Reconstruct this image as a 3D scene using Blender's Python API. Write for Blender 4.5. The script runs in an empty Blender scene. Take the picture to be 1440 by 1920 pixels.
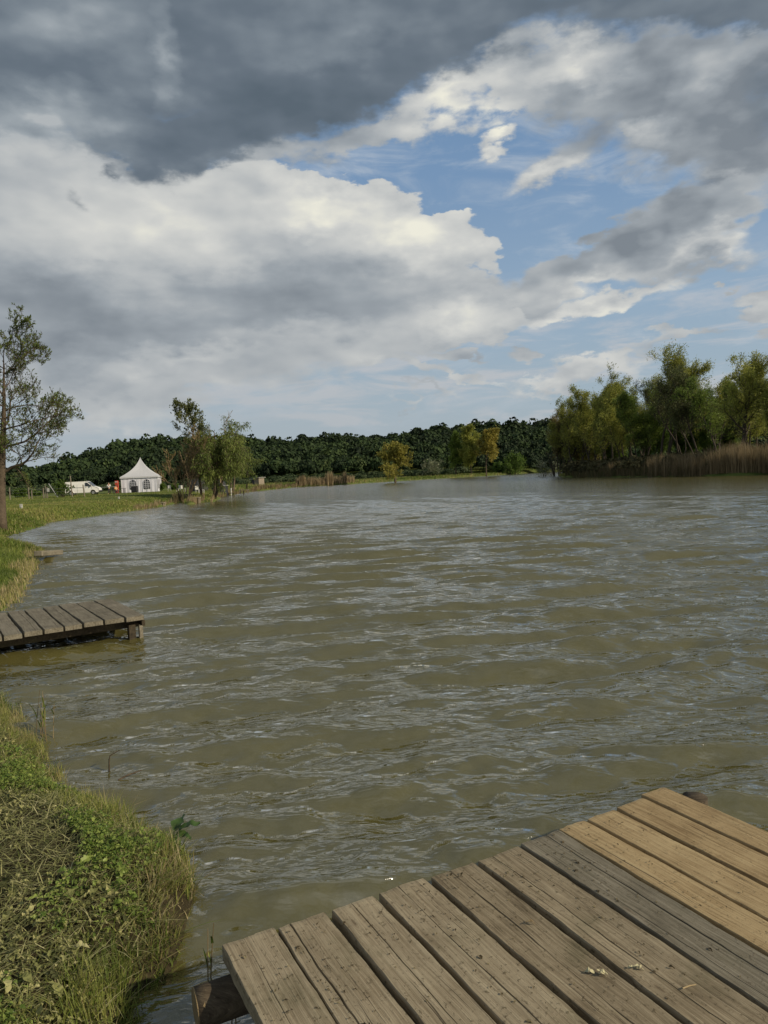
import bpy, math, random
import numpy as np
from mathutils import Vector, Matrix
R_ = math.radians
SC = bpy.context.scene
COL = SC.collection

# ------------------------------------------------------------------ camera
F, Y0, ROLL, H = 1340.0, 892.0, R_(2.5), 1.8
PITCH = math.atan((960 - Y0) * math.cos(ROLL) / F)
fw = np.array([0, math.cos(PITCH), -math.sin(PITCH)])
rt = np.array([1.0, 0, 0]); up = np.cross(rt, fw)
RT = math.cos(ROLL) * rt - math.sin(ROLL) * up
UP = math.cos(ROLL) * up + math.sin(ROLL) * rt
cam_d = bpy.data.cameras.new('camera'); cam = bpy.data.objects.new('camera', cam_d); COL.objects.link(cam)
cam_d.sensor_fit = 'VERTICAL'; cam_d.sensor_height = 24; cam_d.sensor_width = 18
cam_d.lens = 24 * F / 1920; cam_d.clip_start = 0.05; cam_d.clip_end = 6000
mw = Matrix.Identity(4)
for i in range(3):
    mw[i][0] = RT[i]; mw[i][1] = UP[i]; mw[i][2] = -fw[i]
mw[2][3] = H
cam.matrix_world = mw
SC.camera = cam

def ray(px, py):
    d = fw + RT * (px - 720) / F - UP * (py - 960) / F
    return d / np.linalg.norm(d)
def un(px, py, z=0.0):
    d = ray(px, py); return d * ((z - H) / d[2]) + np.array([0, 0, H])
def un_at(px, py, Y):
    d = ray(px, py); return d * (Y / d[1]) + np.array([0, 0, H])
def x_at(px, Y, z=0.7):
    # world x of image column px at depth Y and height z
    y = 900.0
    for _ in range(4):
        P = un_at(px, y, Y); y += (P[2] - z) * F / Y
    return un_at(px, y, Y)[0]

# ------------------------------------------------------------------ light
SUN_EL, SUN_AZ = R_(29), R_(112)        # azimuth measured from +Y towards +X
EXPO = 0.15
sun_d = bpy.data.lights.new('sun', 'SUN'); sun = bpy.data.objects.new('sun', sun_d); COL.objects.link(sun)
sun_d.energy = 4.0; sun_d.angle = R_(0.8); sun_d.color = (1.0, 0.86, 0.66)
sdir = Vector((math.sin(SUN_AZ) * math.cos(SUN_EL), math.cos(SUN_AZ) * math.cos(SUN_EL), math.sin(SUN_EL)))
sun.rotation_euler = sdir.to_track_quat('Z', 'Y').to_euler()
SC.cycles.sample_clamp_direct = 4; SC.cycles.max_bounces = 5; SC.cycles.diffuse_bounces = 2; SC.cycles.glossy_bounces = 2; SC.cycles.transparent_max_bounces = 4
SC.view_settings.view_transform = 'Standard'; SC.view_settings.look = 'None'
SC.view_settings.exposure = EXPO; SC.view_settings.gamma = 1.0; SC.view_settings.use_curve_mapping = False

class NT:
    """small node-tree writer"""
    def __init__(s, tree): s.t = tree; s.n = tree.nodes; s.l = tree.links
    def node(s, typ, **kw):
        n = s.n.new(typ)
        for k, v in kw.items(): setattr(n, k, v)
        return n
    def put(s, sock, v):
        if isinstance(v, bpy.types.NodeSocket): s.l.new(v, sock)
        elif v is not None:
            if isinstance(v, (tuple, list)) and sock.type == 'RGBA' and len(v) == 3: v = tuple(v) + (1,)
            sock.default_value = v
    def math(s, op, a, b=None, c=None, clamp=False):
        n = s.node('ShaderNodeMath', operation=op, use_clamp=clamp)
        for i, v in enumerate((a, b, c)): s.put(n.inputs[i], v)
        return n.outputs[0]
    def vmath(s, op, a, b=None, scale=None):
        n = s.node('ShaderNodeVectorMath', operation=op)
        s.put(n.inputs[0], a)
        if b is not None: s.put(n.inputs[1], b)
        if scale is not None: s.put(n.inputs['Scale'], scale)
        return n.outputs['Value'] if op in ('LENGTH', 'DOT_PRODUCT') else n.outputs[0]
    def mix(s, f, a, b, blend='MIX'):
        n = s.node('ShaderNodeMix', data_type='RGBA', blend_type=blend)
        s.put(n.inputs[0], f); s.put(n.inputs[6], a); s.put(n.inputs[7], b)
        return n.outputs[2]
    def noise(s, vec, scale, detail=5, rough=0.55, dist=0.0, color=False, lac=2.0):
        n = s.node('ShaderNodeTexNoise')
        s.put(n.inputs['Vector'], vec); n.inputs['Scale'].default_value = scale
        n.inputs['Detail'].default_value = detail; n.inputs['Roughness'].default_value = rough
        n.inputs['Distortion'].default_value = dist; n.inputs['Lacunarity'].default_value = lac
        return n.outputs['Color' if color else 'Fac']
    def mapr(s, v, a, b, c=0.0, d=1.0, smooth=True):
        n = s.node('ShaderNodeMapRange', interpolation_type='SMOOTHSTEP' if smooth else 'LINEAR')
        s.put(n.inputs[0], v)
        for i, q in enumerate((a, b, c, d)): s.put(n.inputs[i + 1], q)
        return n.outputs[0]
    def mapping(s, vec, loc=(0, 0, 0), rot=(0, 0, 0), sc=(1, 1, 1), typ='POINT'):
        n = s.node('ShaderNodeMapping', vector_type=typ)
        s.put(n.inputs[0], vec); n.inputs[1].default_value = loc; n.inputs[2].default_value = rot; n.inputs[3].default_value = sc
        return n.outputs[0]
    def ramp(s, f, stops):
        n = s.node('ShaderNodeValToRGB'); e = n.color_ramp.elements
        while len(e) < len(stops): e.new(0.5)
        for q, (p, c) in zip(e, stops): q.position = p; q.color = tuple(c) + (1,)
        s.put(n.inputs[0], f); return n.outputs[0]

def lin(r, g, b):
    f = lambda c: (c / 255 / 12.92) if c / 255 <= .04045 else ((c / 255 + .055) / 1.055) ** 2.4
    return (f(r), f(g), f(b))

# ------------------------------------------------------------------ sky
W = bpy.data.worlds.new("World"); SC.world = W; W.use_nodes = True
W.node_tree.nodes.clear(); w = NT(W.node_tree)
BG = 0.10
def skyc(r, g, b, k=1.0):
    return tuple(c * k / BG for c in lin(r, g, b))
def st(d):                               # stereographic coordinate of a direction
    return np.array([d[0] / (1 + d[1]), d[2] / (1 + d[1])])
tc = w.node('ShaderNodeTexCoord').outputs['Generated']
sep = w.node('ShaderNodeSeparateXYZ'); w.put(sep.inputs[0], tc)
sx, sy, sz = sep.outputs
den = w.math('MAXIMUM', w.math('ADD', sy, 1.0), 0.02)
cmb = w.node('ShaderNodeCombineXYZ'); w.put(cmb.inputs[0], w.math('DIVIDE', sx, den)); w.put(cmb.inputs[1], w.math('DIVIDE', sz, den))
P0 = cmb.outputs[0]
D3 = w.mapping(tc, sc=(1, 1, 2.1))
wn = w.noise(D3, 5.0, 4, 0.55, color=True)
warp = w.vmath('SCALE', w.vmath('SUBTRACT', wn, (0.5, 0.5, 0.5)), scale=0.075)
P1 = w.vmath('ADD', P0, warp)
wn2 = w.noise(D3, 22.0, 5, 0.6, color=True)
P1 = w.vmath('ADD', P1, w.vmath('SCALE', w.vmath('SUBTRACT', wn2, (0.5, 0.5, 0.5)), scale=0.028))
def blobs(lst, vec):
    acc = 0.0
    for (px, py, rx, ry, ang, wt) in lst:
        c = st(ray(px, py)); a = R_(ang)
        ex = st(ray(px + 10 * math.cos(a), py - 10 * math.sin(a))) - c
        ey = st(ray(px + 10 * math.sin(a), py + 10 * math.cos(a))) - c
        kx = np.linalg.norm(ex) / 10 * rx; ky = np.linalg.norm(ey) / 10 * ry
        m = w.mapping(vec, (c[0], c[1], 0), (0, 0, math.atan2(ex[1], ex[0])), (kx, ky, 1), 'TEXTURE')
        g = w.node('ShaderNodeTexGradient', gradient_type='SPHERICAL'); w.put(g.inputs[0], m)
        acc = w.math('MULTIPLY_ADD', g.outputs['Fac'], wt, acc)
    return acc
nA = w.noise(D3, 6.0, 6, 0.54)                    # large billows
nB = w.noise(w.mapping(D3, (4.1, 1.7, 2.2)), 20.0, 5, 0.58)   # small billows
nS = w.noise(D3, 7.5, 3, 0.5)
nL = w.noise(w.mapping(D3, (0.016, 0.0, 0.03)), 7.5, 3, 0.5)  # the same shifted towards the sun, for relief
relief = w.math('SUBTRACT', nS, nL)
nW = w.noise(w.mapping(tc, rot=(0, 0.18, 0), sc=(3.0, 3.0, 16.0)), 2.2, 5, 0.6, 0.5)    # flat streaks
nC = w.noise(w.mapping(tc, (3.1, 2.2, 0.4), (0, -0.25, 0.1), (2.0, 2.0, 6.0)), 4.5, 6, 0.62, 0.8)
n0 = lambda n: w.math('SUBTRACT', n, 0.5)
# clear sky
nish = w.node('ShaderNodeTexSky', sky_type='NISHITA')
nish.sun_disc = False; nish.sun_elevation = SUN_EL; nish.sun_rotation = SUN_AZ
nish.altitude = 100; nish.air_density = 1.0; nish.dust_density = 1.2; nish.ozone_density = 1.5
w.put(nish.inputs[0], tc) if len(nish.inputs) else None
blue = w.ramp(w.mapr(sz, 0.0, 0.62, smooth=False), [(0.0, lin(180, 190, 196)), (0.16, lin(168, 188, 202)), (0.34, lin(157, 182, 205)), (0.6, lin(128, 160, 196)), (1.0, lin(100, 138, 182))])
blue = w.vmath('SCALE', blue, scale=0.80 / BG)
sky = w.mix(0.1, blue, w.vmath('SCALE', nish.outputs[0], scale=0.8))
# thin veils
veil = w.mapr(w.math('ADD', nC, w.math('MULTIPLY', n0(nA), 0.5)), 0.42, 0.85)
sky = w.mix(w.math('MULTIPLY', veil, 0.80), sky, skyc(178, 187, 196))
# high haze streaks low above the horizon
low = w.math('MULTIPLY', w.mapr(sz, 0.30, 0.12), w.mapr(sz, 0.01, 0.07))
sky = w.mix(w.math('MULTIPLY', w.math('MULTIPLY', w.mapr(nW, 0.47, 0.66), low), 0.8), sky, skyc(186, 186, 188))
sky = w.mix(w.math('MULTIPLY', w.math('MULTIPLY', w.mapr(sz, 0.24, 0.02), w.mapr(sx, .45, -.25, .25, 1.0)), .75), sky, skyc(158, 168, 175))
# --- right and middle white / grey cumulus
def layer(sky, lst, lo, hi, noise, amp, bright, vec=P1, alpha=1.0):
    f = w.math('ADD', blobs(lst, vec), w.math('MULTIPLY', n0(noise), amp))
    a = w.mapr(f, lo, hi)
    if alpha != 1.0: a = w.math('MULTIPLY', a, alpha)
    return w.mix(a, sky, bright), f
nMix = w.math('ADD', w.math('MULTIPLY', nA, 0.6), w.math('MULTIPLY', nB, 0.4))
WH, GR, DK = skyc(222, 220, 210), skyc(152, 160, 166), skyc(96, 107, 117)
def shade(lst, base, gain=1.5, ng=0.35, cols=None):
    b = w.math('ADD', blobs(lst, P1), base)
    b = w.math('ADD', b, w.math('MULTIPLY', relief, gain))
    b = w.math('ADD', b, w.math('MULTIPLY', n0(nB), ng))
    cols = cols or [(0.0, lin(120, 128, 136)), (0.3, lin(147, 154, 160)), (0.55, lin(172, 176, 178)), (0.8, lin(198, 199, 196)), (1.0, lin(226, 224, 210))]
    return w.vmath('SCALE', w.ramp(b, cols), scale=1.0 / BG)
# grey-white mass upper right
top_r = [(1150, 140, 330, 130, 0, 1.0), (1050, 120, 140, 90, 0, 0.8), (1330, 200, 260, 190, 0, 1.0), (1250, 270, 150, 60, 10, .5), (1400, 330, 160, 90, 20, 0.9),
         (830, 215, 200, 55, 20, 1.2), (700, 265, 110, 45, 10, 1.0), (960, 150, 70, 70, 0, .9), (520, 315, 150, 50, 10, 1.2), (920, 258, 48, 30, 20, 1.5), (1050, 285, 120, 50, 20, 0.75),
         (1025, 335, 100, 42, 20, 1.1), (1200, 262, 50, 26, 0, 1.0)]
sky, _ = layer(sky, top_r, 0.12, 0.72, nMix, 1.6, shade([(1060, 110, 130, 60, 0, .5), (1010, 330, 130, 50, 0, .6), (860, 210, 230, 70, 20, .5), (1330, 160, 90, 60, 30, .35), (920, 258, 60, 50, 0, .6), (1190, 262, 60, 40, 0, .5),
    (1250, 200, 260, 130, 0, -.35), (1420, 190, 120, 120, 0, -.4), (1370, 330, 200, 60, 15, -.3)], 0.32))
# diagonal streets on the right
st_r = [(1180, 470, 300, 60, 14, 1.0), (1330, 395, 220, 70, 16, 1.2), (1090, 480, 170, 50, 12, 0.9), (1330, 490, 190, 40, 12, 0.9), (1110, 572, 190, 30, 13, 1.25), (1000, 555, 150, 45, 0, 0.8),
        (1420, 568, 70, 28, 10, 1.2), (1090, 682, 170, 22, 7, 0.95), (1270, 640, 110, 14, 10, 0.8), (1440, 625, 50, 14, 10, .8), (750, 690, 150, 20, -5, 0.9), (880, 705, 90, 12, 0, 0.6),
        (965, 655, 42, 26, 0, 1.3), (850, 660, 70, 12, 0, .8), (780, 740, 140, 12, 0, .5), (1350, 550, 30, 12, 0, .9)]
sky, _ = layer(sky, st_r, 0.12, 0.55, nMix, 1.3, shade([(1110, 580, 230, 40, 13, .5), (1370, 470, 130, 40, 15, .45), (1120, 520, 60, 40, 20, .45), (1240, 420, 280, 60, 17, -.36), (1330, 500, 90, 30, 10, -.35), (1000, 680, 500, 60, 5, .3), (1420, 570, 90, 40, 0, .3)], 0.42))
# great central bank
main = [(150, 520, 620, 260, 0, 1.4), (520, 470, 320, 150, 0, 1.0), (620, 400, 90, 60, 0, .9), (760, 440, 160, 90, 0, 1.2), (875, 440, 85, 72, 0, 1.1), (720, 560, 330, 110, 0, 1.2), (900, 600, 150, 40, 5, 0.9),
        (120, 390, 330, 130, 0, .9), (350, 660, 620, 110, 0, .8), (200, 750, 560, 90, 0, .6), (720, 650, 150, 40, 0, .4)]
sky, fm = layer(sky, main, 0.22, w.mapr(sz, .05, .26, .62, .36), nMix, 1.05, shade([(620, 400, 130, 75, 0, .42), (850, 430, 170, 110, 0, .4), (760, 440, 160, 110, 0, .28), (300, 400, 400, 130, 0, .35), (870, 590, 170, 50, 5, .35),
    (560, 560, 300, 75, 0, -.38), (120, 640, 330, 110, 0, -.42), (620, 610, 250, 40, 0, -.2), (60, 540, 200, 60, 0, -.25), (330, 690, 200, 25, 8, .2), (200, 600, 420, 90, 0, -.12), (420, 620, 200, 60, 0, -.15), (200, 780, 500, 60, 0, .1)], 0.50, .8, 0.14))
# dark cloud overhead, blue gap under it
dark = [(60, 60, 420, 260, 0, 1.4), (420, 90, 420, 200, 0, 1.3), (640, 170, 360, 120, 18, 1.4), (315, 285, 170, 85, 0, 1.5), (520, 300, 120, 60, 0, .35), (60, 270, 200, 50, 0, .5), (830, 60, 200, 160, 0, 1.3), (640, 0, 260, 110, 0, 1.2), (1180, 0, 520, 80, 0, 1.3), (480, 250, 210, 70, 20, .7),
        (100, 230, 260, 80, 0, .6), (1430, 20, 200, 90, 0, .9), (1430, 190, 70, 90, 0, .75), (1290, 200, 60, 90, 0, .35), (126, 380, 36, 30, 0, .55), (205, 330, 30, 14, 30, .6), (640, 300, 90, 40, 0, .4)]
dcol = [(0.0, lin(86, 98, 109)), (0.35, lin(99, 110, 121)), (0.65, lin(120, 130, 139)), (0.9, lin(148, 156, 162)), (1.0, lin(168, 173, 176))]
sky, _ = layer(sky, dark, 0.10, 0.95, nMix, 0.95, shade([(80, 240, 300, 100, 0, .6), (295, 90, 30, 120, 5, .32), (130, 40, 260, 90, 0, .3), (640, 60, 200, 60, 0, .2), (560, 200, 340, 100, 15, -.32), (300, 270, 150, 60, 0, -.15), (930, 130, 60, 120, 0, -.15), (1000, 60, 100, 60, 0, .2), (60, 300, 120, 40, 0, .4)],
    0.40, 1.3, 0.22, dcol))
# the unseen rest of the sky: broken grey cloud behind the viewer
back = w.math('MAXIMUM', w.mapr(sy, 0.35, -0.1), w.mapr(sz, .56, .68))
cb = w.mapr(w.noise(w.mapping(tc, sc=(1, 1, 2.5)), 2.2, 5, 0.55), 0.30, 0.50)
sky = w.mix(w.math('MULTIPLY', cb, w.math('MULTIPLY', back, 0.95)), sky, shade([], 0.42))
ov = w.math('MULTIPLY', w.mapr(sz, .52, .68), w.mapr(sy, -.35, .1))  # unseen overhead sky, darkened so wave faces towards the viewer reflect less
sky = w.mix(w.math('MULTIPLY', ov, .9), sky, w.vmath('SCALE', w.ramp(nA, [(.3, lin(70, 80, 90)), (.7, lin(112, 120, 128))]), scale=1 / BG))
# below the horizon
sky = w.mix(w.mapr(sz, 0.0, -0.05), sky, skyc(90, 92, 84))
bg = w.node('ShaderNodeBackground'); w.put(bg.inputs[0], sky); bg.inputs[1].default_value = BG
wo = w.node('ShaderNodeOutputWorld'); w.l.new(bg.outputs[0], wo.inputs[0])

# ------------------------------------------------------------------ helpers
def tag(o, label=None, cat=None, group=None, kind=None):
    if label: o['label'] = label
    if cat: o['category'] = cat
    if group: o['group'] = group
    if kind: o['kind'] = kind
    return o
def empty(name, loc=(0, 0, 0), rz=0.0, label=None, cat=None, group=None):
    o = bpy.data.objects.new(name, None); COL.objects.link(o)
    o.location = loc; o.rotation_euler = (0, 0, rz); o.empty_display_size = 0.1
    return tag(o, label, cat, group)

class MB:
    def __init__(s): s.v = []; s.q = []; s.t = []; s.a = []; s.n = 0
    def add(s, v, quads=None, tris=None, tint=0.5):
        v = np.asarray(v, float).reshape(-1, 3)
        if quads is not None and len(quads): s.q.append(np.asarray(quads, int).reshape(-1, 4) + s.n)
        if tris is not None and len(tris): s.t.append(np.asarray(tris, int).reshape(-1, 3) + s.n)
        s.v.append(v); s.a.append(np.broadcast_to(np.asarray(tint, float), (len(v),)).copy()); s.n += len(v)
    def build(s, name, mat, parent=None, smooth=False, loc=None, mw=None):
        me = bpy.data.meshes.new(name)
        V = np.concatenate(s.v) if s.v else np.zeros((0, 3))
        q = np.concatenate(s.q) if s.q else np.zeros((0, 4), int)
        t = np.concatenate(s.t) if s.t else np.zeros((0, 3), int)
        me.vertices.add(len(V)); me.vertices.foreach_set('co', V.ravel().astype(np.float32))
        me.loops.add(q.size + t.size)
        me.loops.foreach_set('vertex_index', np.concatenate([q.ravel(), t.ravel()]).astype(np.int32))
        me.polygons.add(len(q) + len(t))
        me.polygons.foreach_set('loop_start', np.concatenate([np.arange(len(q)) * 4, q.size + np.arange(len(t)) * 3]).astype(np.int32))
        me.polygons.foreach_set('use_smooth', np.full(len(q) + len(t), bool(smooth)))
        at = me.attributes.new('tint', 'FLOAT', 'POINT'); at.data.foreach_set('value', np.concatenate(s.a).astype(np.float32))
        me.update(calc_edges=True); me.validate()
        if mat: me.materials.append(mat)
        o = bpy.data.objects.new(name, me); COL.objects.link(o)
        if parent: o.parent = parent
        if loc is not None: o.location = loc
        if mw is not None: o.matrix_local = mw
        return o
    def box(s, c, size, rot=None, tint=0.5, bev=0.0):
        x, y, z = [q / 2 for q in size]
        if bev <= 0:
            v = np.array([[a * x, b * y, d * z] for d in (-1, 1) for b in (-1, 1) for a in (-1, 1)])
            q = [[0, 2, 3, 1], [4, 5, 7, 6], [0, 1, 5, 4], [2, 6, 7, 3], [0, 4, 6, 2], [1, 3, 7, 5]]
            tr = None
        else:
            b = min(bev, x * .9, y * .9, z * .9); v = []; idx = {}
            for i, (a, bb, d) in enumerate([(a, bb, d) for d in (-1, 1) for bb in (-1, 1) for a in (-1, 1)]):
                v += [[a * x, bb * (y - b), d * (z - b)], [a * (x - b), bb * y, d * (z - b)], [a * (x - b), bb * (y - b), d * z]]
            v = np.array(v); g = lambda i, k: i * 3 + k
            q = [[g(0, 2), g(2, 2), g(3, 2), g(1, 2)], [g(4, 2), g(5, 2), g(7, 2), g(6, 2)], [g(0, 1), g(1, 1), g(5, 1), g(4, 1)], [g(2, 1), g(6, 1), g(7, 1), g(3, 1)],
                 [g(0, 0), g(4, 0), g(6, 0), g(2, 0)], [g(1, 0), g(3, 0), g(7, 0), g(5, 0)]]
            for (i, j) in ((0, 1), (2, 3), (4, 5), (6, 7)): q.append([g(i, 1), g(j, 1), g(j, 2), g(i, 2)])
            for (i, j) in ((0, 2), (1, 3), (4, 6), (5, 7)): q.append([g(i, 0), g(j, 0), g(j, 2), g(i, 2)])
            for (i, j) in ((0, 4), (1, 5), (2, 6), (3, 7)): q.append([g(i, 0), g(j, 0), g(j, 1), g(i, 1)])
            tr = [[g(i, 0), g(i, 1), g(i, 2)] for i in range(8)]
        if rot is not None: v = v @ np.array(rot).T
        s.add(v + np.asarray(c, float), q, tr, tint)
    def tube(s, pts, rad, n=6, cap=True, tint=0.5):
        pts = np.asarray(pts, float); m = len(pts); rad = np.broadcast_to(np.asarray(rad, float), (m,))
        T = np.gradient(pts, axis=0); T /= (np.linalg.norm(T, axis=1, keepdims=True) + 1e-9)
        ref = np.array([0, 0, 1.0]) if abs(T[:, 2]).mean() < .8 else np.array([1.0, 0, 0])
        A = np.cross(T, ref); A /= (np.linalg.norm(A, axis=1, keepdims=True) + 1e-9); B = np.cross(T, A)
        th = np.arange(n) * 2 * math.pi / n
        v = pts[:, None] + rad[:, None, None] * (np.cos(th)[None, :, None] * A[:, None] + np.sin(th)[None, :, None] * B[:, None])
        i = np.arange(m - 1)[:, None] * n; j = np.arange(n)[None]; k = (j + 1) % n
        q = np.stack([i + j, i + k, i + n + k, i + n + j], -1).reshape(-1, 4)
        V = v.reshape(-1, 3); tr = []
        if cap:
            V = np.vstack([V, pts[0], pts[-1]]); c0 = m * n
            for a in range(n):
                tr += [[c0, (a + 1) % n, a], [c0 + 1, (m - 1) * n + a, (m - 1) * n + (a + 1) % n]]
        s.add(V, q, tr, tint)

def newmat(name):
    m = bpy.data.materials.new(name); m.use_nodes = True; m.node_tree.nodes.clear(); t = NT(m.node_tree)
    out = t.node('ShaderNodeOutputMaterial'); return m, t, out
def pbr(name, base=(.5, .5, .5), rough=.6, var=.15, scale=6.0, metal=0.0, bump=0.0, spec=0.5):
    m, t, out = newmat(name); p = t.node('ShaderNodeBsdfPrincipled')
    co = t.node('ShaderNodeTexCoord').outputs['Object']
    n = t.noise(co, scale, 5, .6)
    c = t.mix(n, tuple(max(0, x * (1 - var)) for x in base), tuple(min(1, x * (1 + var)) for x in base))
    t.put(p.inputs['Base Color'], c); p.inputs['Roughness'].default_value = rough; p.inputs['Metallic'].default_value = metal
    p.inputs['Specular IOR Level'].default_value = spec
    if bump:
        b = t.node('ShaderNodeBump'); b.inputs['Distance'].default_value = bump; t.put(b.inputs['Height'], n); t.l.new(b.outputs[0], p.inputs['Normal'])
    t.l.new(p.outputs[0], out.inputs[0]); return m
def foliage(name, stops, trans=0.35, rough=.6, pos=0.0):
    m, t, out = newmat(name)
    a = t.node('ShaderNodeAttribute', attribute_name='tint').outputs['Fac']
    if pos:
        g = t.node('ShaderNodeNewGeometry').outputs['Position']
        a = t.math('ADD', a, t.math('MULTIPLY', t.math('SUBTRACT', t.noise(g, pos, 3), .5), .8))
    c = t.ramp(a, stops)
    p = t.node('ShaderNodeBsdfPrincipled'); t.put(p.inputs['Base Color'], c); p.inputs['Roughness'].default_value = rough
    p.inputs['Specular IOR Level'].default_value = .25
    tr = t.node('ShaderNodeBsdfTranslucent'); t.put(tr.inputs[0], c)
    mx = t.node('ShaderNodeMixShader'); mx.inputs[0].default_value = trans
    t.l.new(p.outputs[0], mx.inputs[1]); t.l.new(tr.outputs[0], mx.inputs[2]); t.l.new(mx.outputs[0], out.inputs[0])
    return m
def vnoise(x, y, seed=0, octs=4):
    """smooth value noise for numpy arrays, about -1..1"""
    r = np.zeros_like(x, dtype=float); amp = 1.0; tot = 0
    rng = np.random.RandomState(seed); tab = rng.rand(256, 256) * 2 - 1
    for o in range(octs):
        f = 2.0 ** o; X = x * f + 17.3 * o; Y = y * f + 9.1 * o
        xi = np.floor(X).astype(int); yi = np.floor(Y).astype(int); fx = X - xi; fy = Y - yi
        fx = fx * fx * (3 - 2 * fx); fy = fy * fy * (3 - 2 * fy)
        g = lambda a, b: tab[a & 255, b & 255]
        r += amp * ((g(xi, yi) * (1 - fx) + g(xi + 1, yi) * fx) * (1 - fy) + (g(xi, yi + 1) * (1 - fx) + g(xi + 1, yi + 1) * fx) * fy)
        tot += amp; amp *= .5
    return r / tot * 1.6

# ------------------------------------------------------------------ shoreline and terrain
near_px = [(-70, 1262), (0, 1292), (34, 1312), (36, 1345), (48, 1385), (72, 1402), (84, 1425), (106, 1442), (112, 1468), (122, 1492), (152, 1512), (215, 1532), (258, 1562),
           (308, 1592), (342, 1622), (358, 1662), (354, 1700), (342, 1735), (326, 1775), (300, 1815), (270, 1855), (252, 1905), (228, 1980)]
spit_px = [(5, 1147), (38, 1140), (62, 1122), (74, 1095), (90, 1068), (97, 1050), (108, 1043), (104, 1034), (78, 1027), (40, 1016), (10, 1010)]
left_px = [(14, 1006), (42, 998), (100, 981), (200, 965), (300, 950), (338, 942), (356, 946), (384, 941), (396, 943), (412, 932), (470, 922), (560, 913), (640, 909), (700, 905), (800, 899),
           (900, 893.5), (960, 889.5), (1000, 886.6), (1040, 884)]
isl_px = [(1046, 893), (1060, 895), (1150, 895), (1250, 894), (1350, 892.5), (1440, 890)]
lake = [(-9.0, -30.0), (-1.6, -6.0), (-1.1, -1.0), (-1.0, .6)] + [tuple(un(*p)[:2]) for p in near_px[::-1]]
lake += [(-6.2, 6.6), (-6.9, 7.6), (-6.4, 8.6)] + [tuple(un(*p)[:2]) for p in spit_px] + [tuple(un(*p)[:2]) for p in left_px]
lake += [(150, 420), (150, 330), (60, 210), (44, 172)] + [tuple(un(*p)[:2]) for p in isl_px] + [(50, 66), (64, 48), (120, 30), (150, -30)]
LK = np.array(lake)
def sdist(X, Y):
    """distance to the lake outline, positive on land"""
    sh = X.shape; P = np.stack([X.ravel(), Y.ravel()], -1); best = np.full(len(P), 1e9); inside = np.zeros(len(P), bool)
    n = len(LK)
    for i in range(n):
        a = LK[i]; b = LK[(i + 1) % n]; ab = b - a
        t = np.clip(((P - a) @ ab) / (ab @ ab), 0, 1); d = P - a - t[:, None] * ab
        best = np.minimum(best, (d * d).sum(1))
        c = (a[1] > P[:, 1]) != (b[1] > P[:, 1])
        if b[1] != a[1]:
            xi = (b[0] - a[0]) * (P[:, 1] - a[1]) / (b[1] - a[1]) + a[0]
            inside ^= c & (P[:, 0] < xi)
    d = np.sqrt(best) * np.where(inside, -1, 1)
    return d.reshape(sh)
ridge = np.array([(-400, 905), (-200, 900), (0, 889), (60, 874), (110, 860), (170, 846), (230, 831), (300, 821), (400, 825), (480, 822), (530, 826), (590, 816), (650, 813), (730, 815), (770, 802), (860, 797),
                  (930, 792), (1030, 789), (1150, 780), (1300, 770), (1500, 765), (1900, 775)], float)
r_dir = np.array([ray(x, y) for x, y in ridge]); r_az = np.arctan2(r_dir[:, 0], r_dir[:, 1]); r_tan = r_dir[:, 2] / np.hypot(r_dir[:, 0], r_dir[:, 1])
RD = 540.0
def sm(x, a, b):
    t = np.clip((x - a) / (b - a), 0, 1); return t * t * (3 - 2 * t)
def height(X, Y, d=None):
    X = np.asarray(X, float); Y = np.asarray(Y, float)
    if d is None: d = sdist(X, Y)
    r = np.hypot(X, Y); az = np.arctan2(X, Y)
    fine = np.clip(r / 25, .08, 1.0)
    d = d + vnoise(X / (1.2 * fine * 4), Y / (1.2 * fine * 4), 3, 3) * .22 * np.clip(r / 12, .15, 3)
    top = .24 + .62 * sm(r, 12, 34) - .2 * sm(r, 120, 200)
    wid = .25 + .9 * sm(r, 5, 12) + 1.9 * sm(r, 14, 34) - 1.0 * sm(r, 110, 160)
    lev = sm(r, 24, 34) * (1 - sm(r, 42, 54)) * (X < 0)
    top = top + lev * (.26 - .30 * sm(d, 4.5, 11))
    z = np.where(d < 0, np.maximum(-1.2, d * .9 - .03), top * (1 - np.exp(-np.maximum(d, 0) / wid * 1.6)) + .01)
    z += np.where(d > .1, vnoise(X / 3, Y / 3, 5, 4) * .05 * np.clip(d, 0, 1.0) * np.clip(r / 8, .25, 1.6), 0)
    hr = (H + RD * np.interp(az, r_az, r_tan) - 17.0) - .7
    hill = np.maximum(hr, 0) * sm(r, 330, RD) * (1 - .5 * sm(r, RD + 60, 1500))
    hill *= (np.cos(np.clip(az, -2.2, 2.2)) > -.4)
    z = z + np.where(Y > 0, hill, 0) + sm(r, 300, 500) * vnoise(X / 60, Y / 60, 8, 3) * 2.0 * (Y > 0)
    return z
def hz(x, y): return float(height(np.array([x]), np.array([y]))[0])

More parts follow.
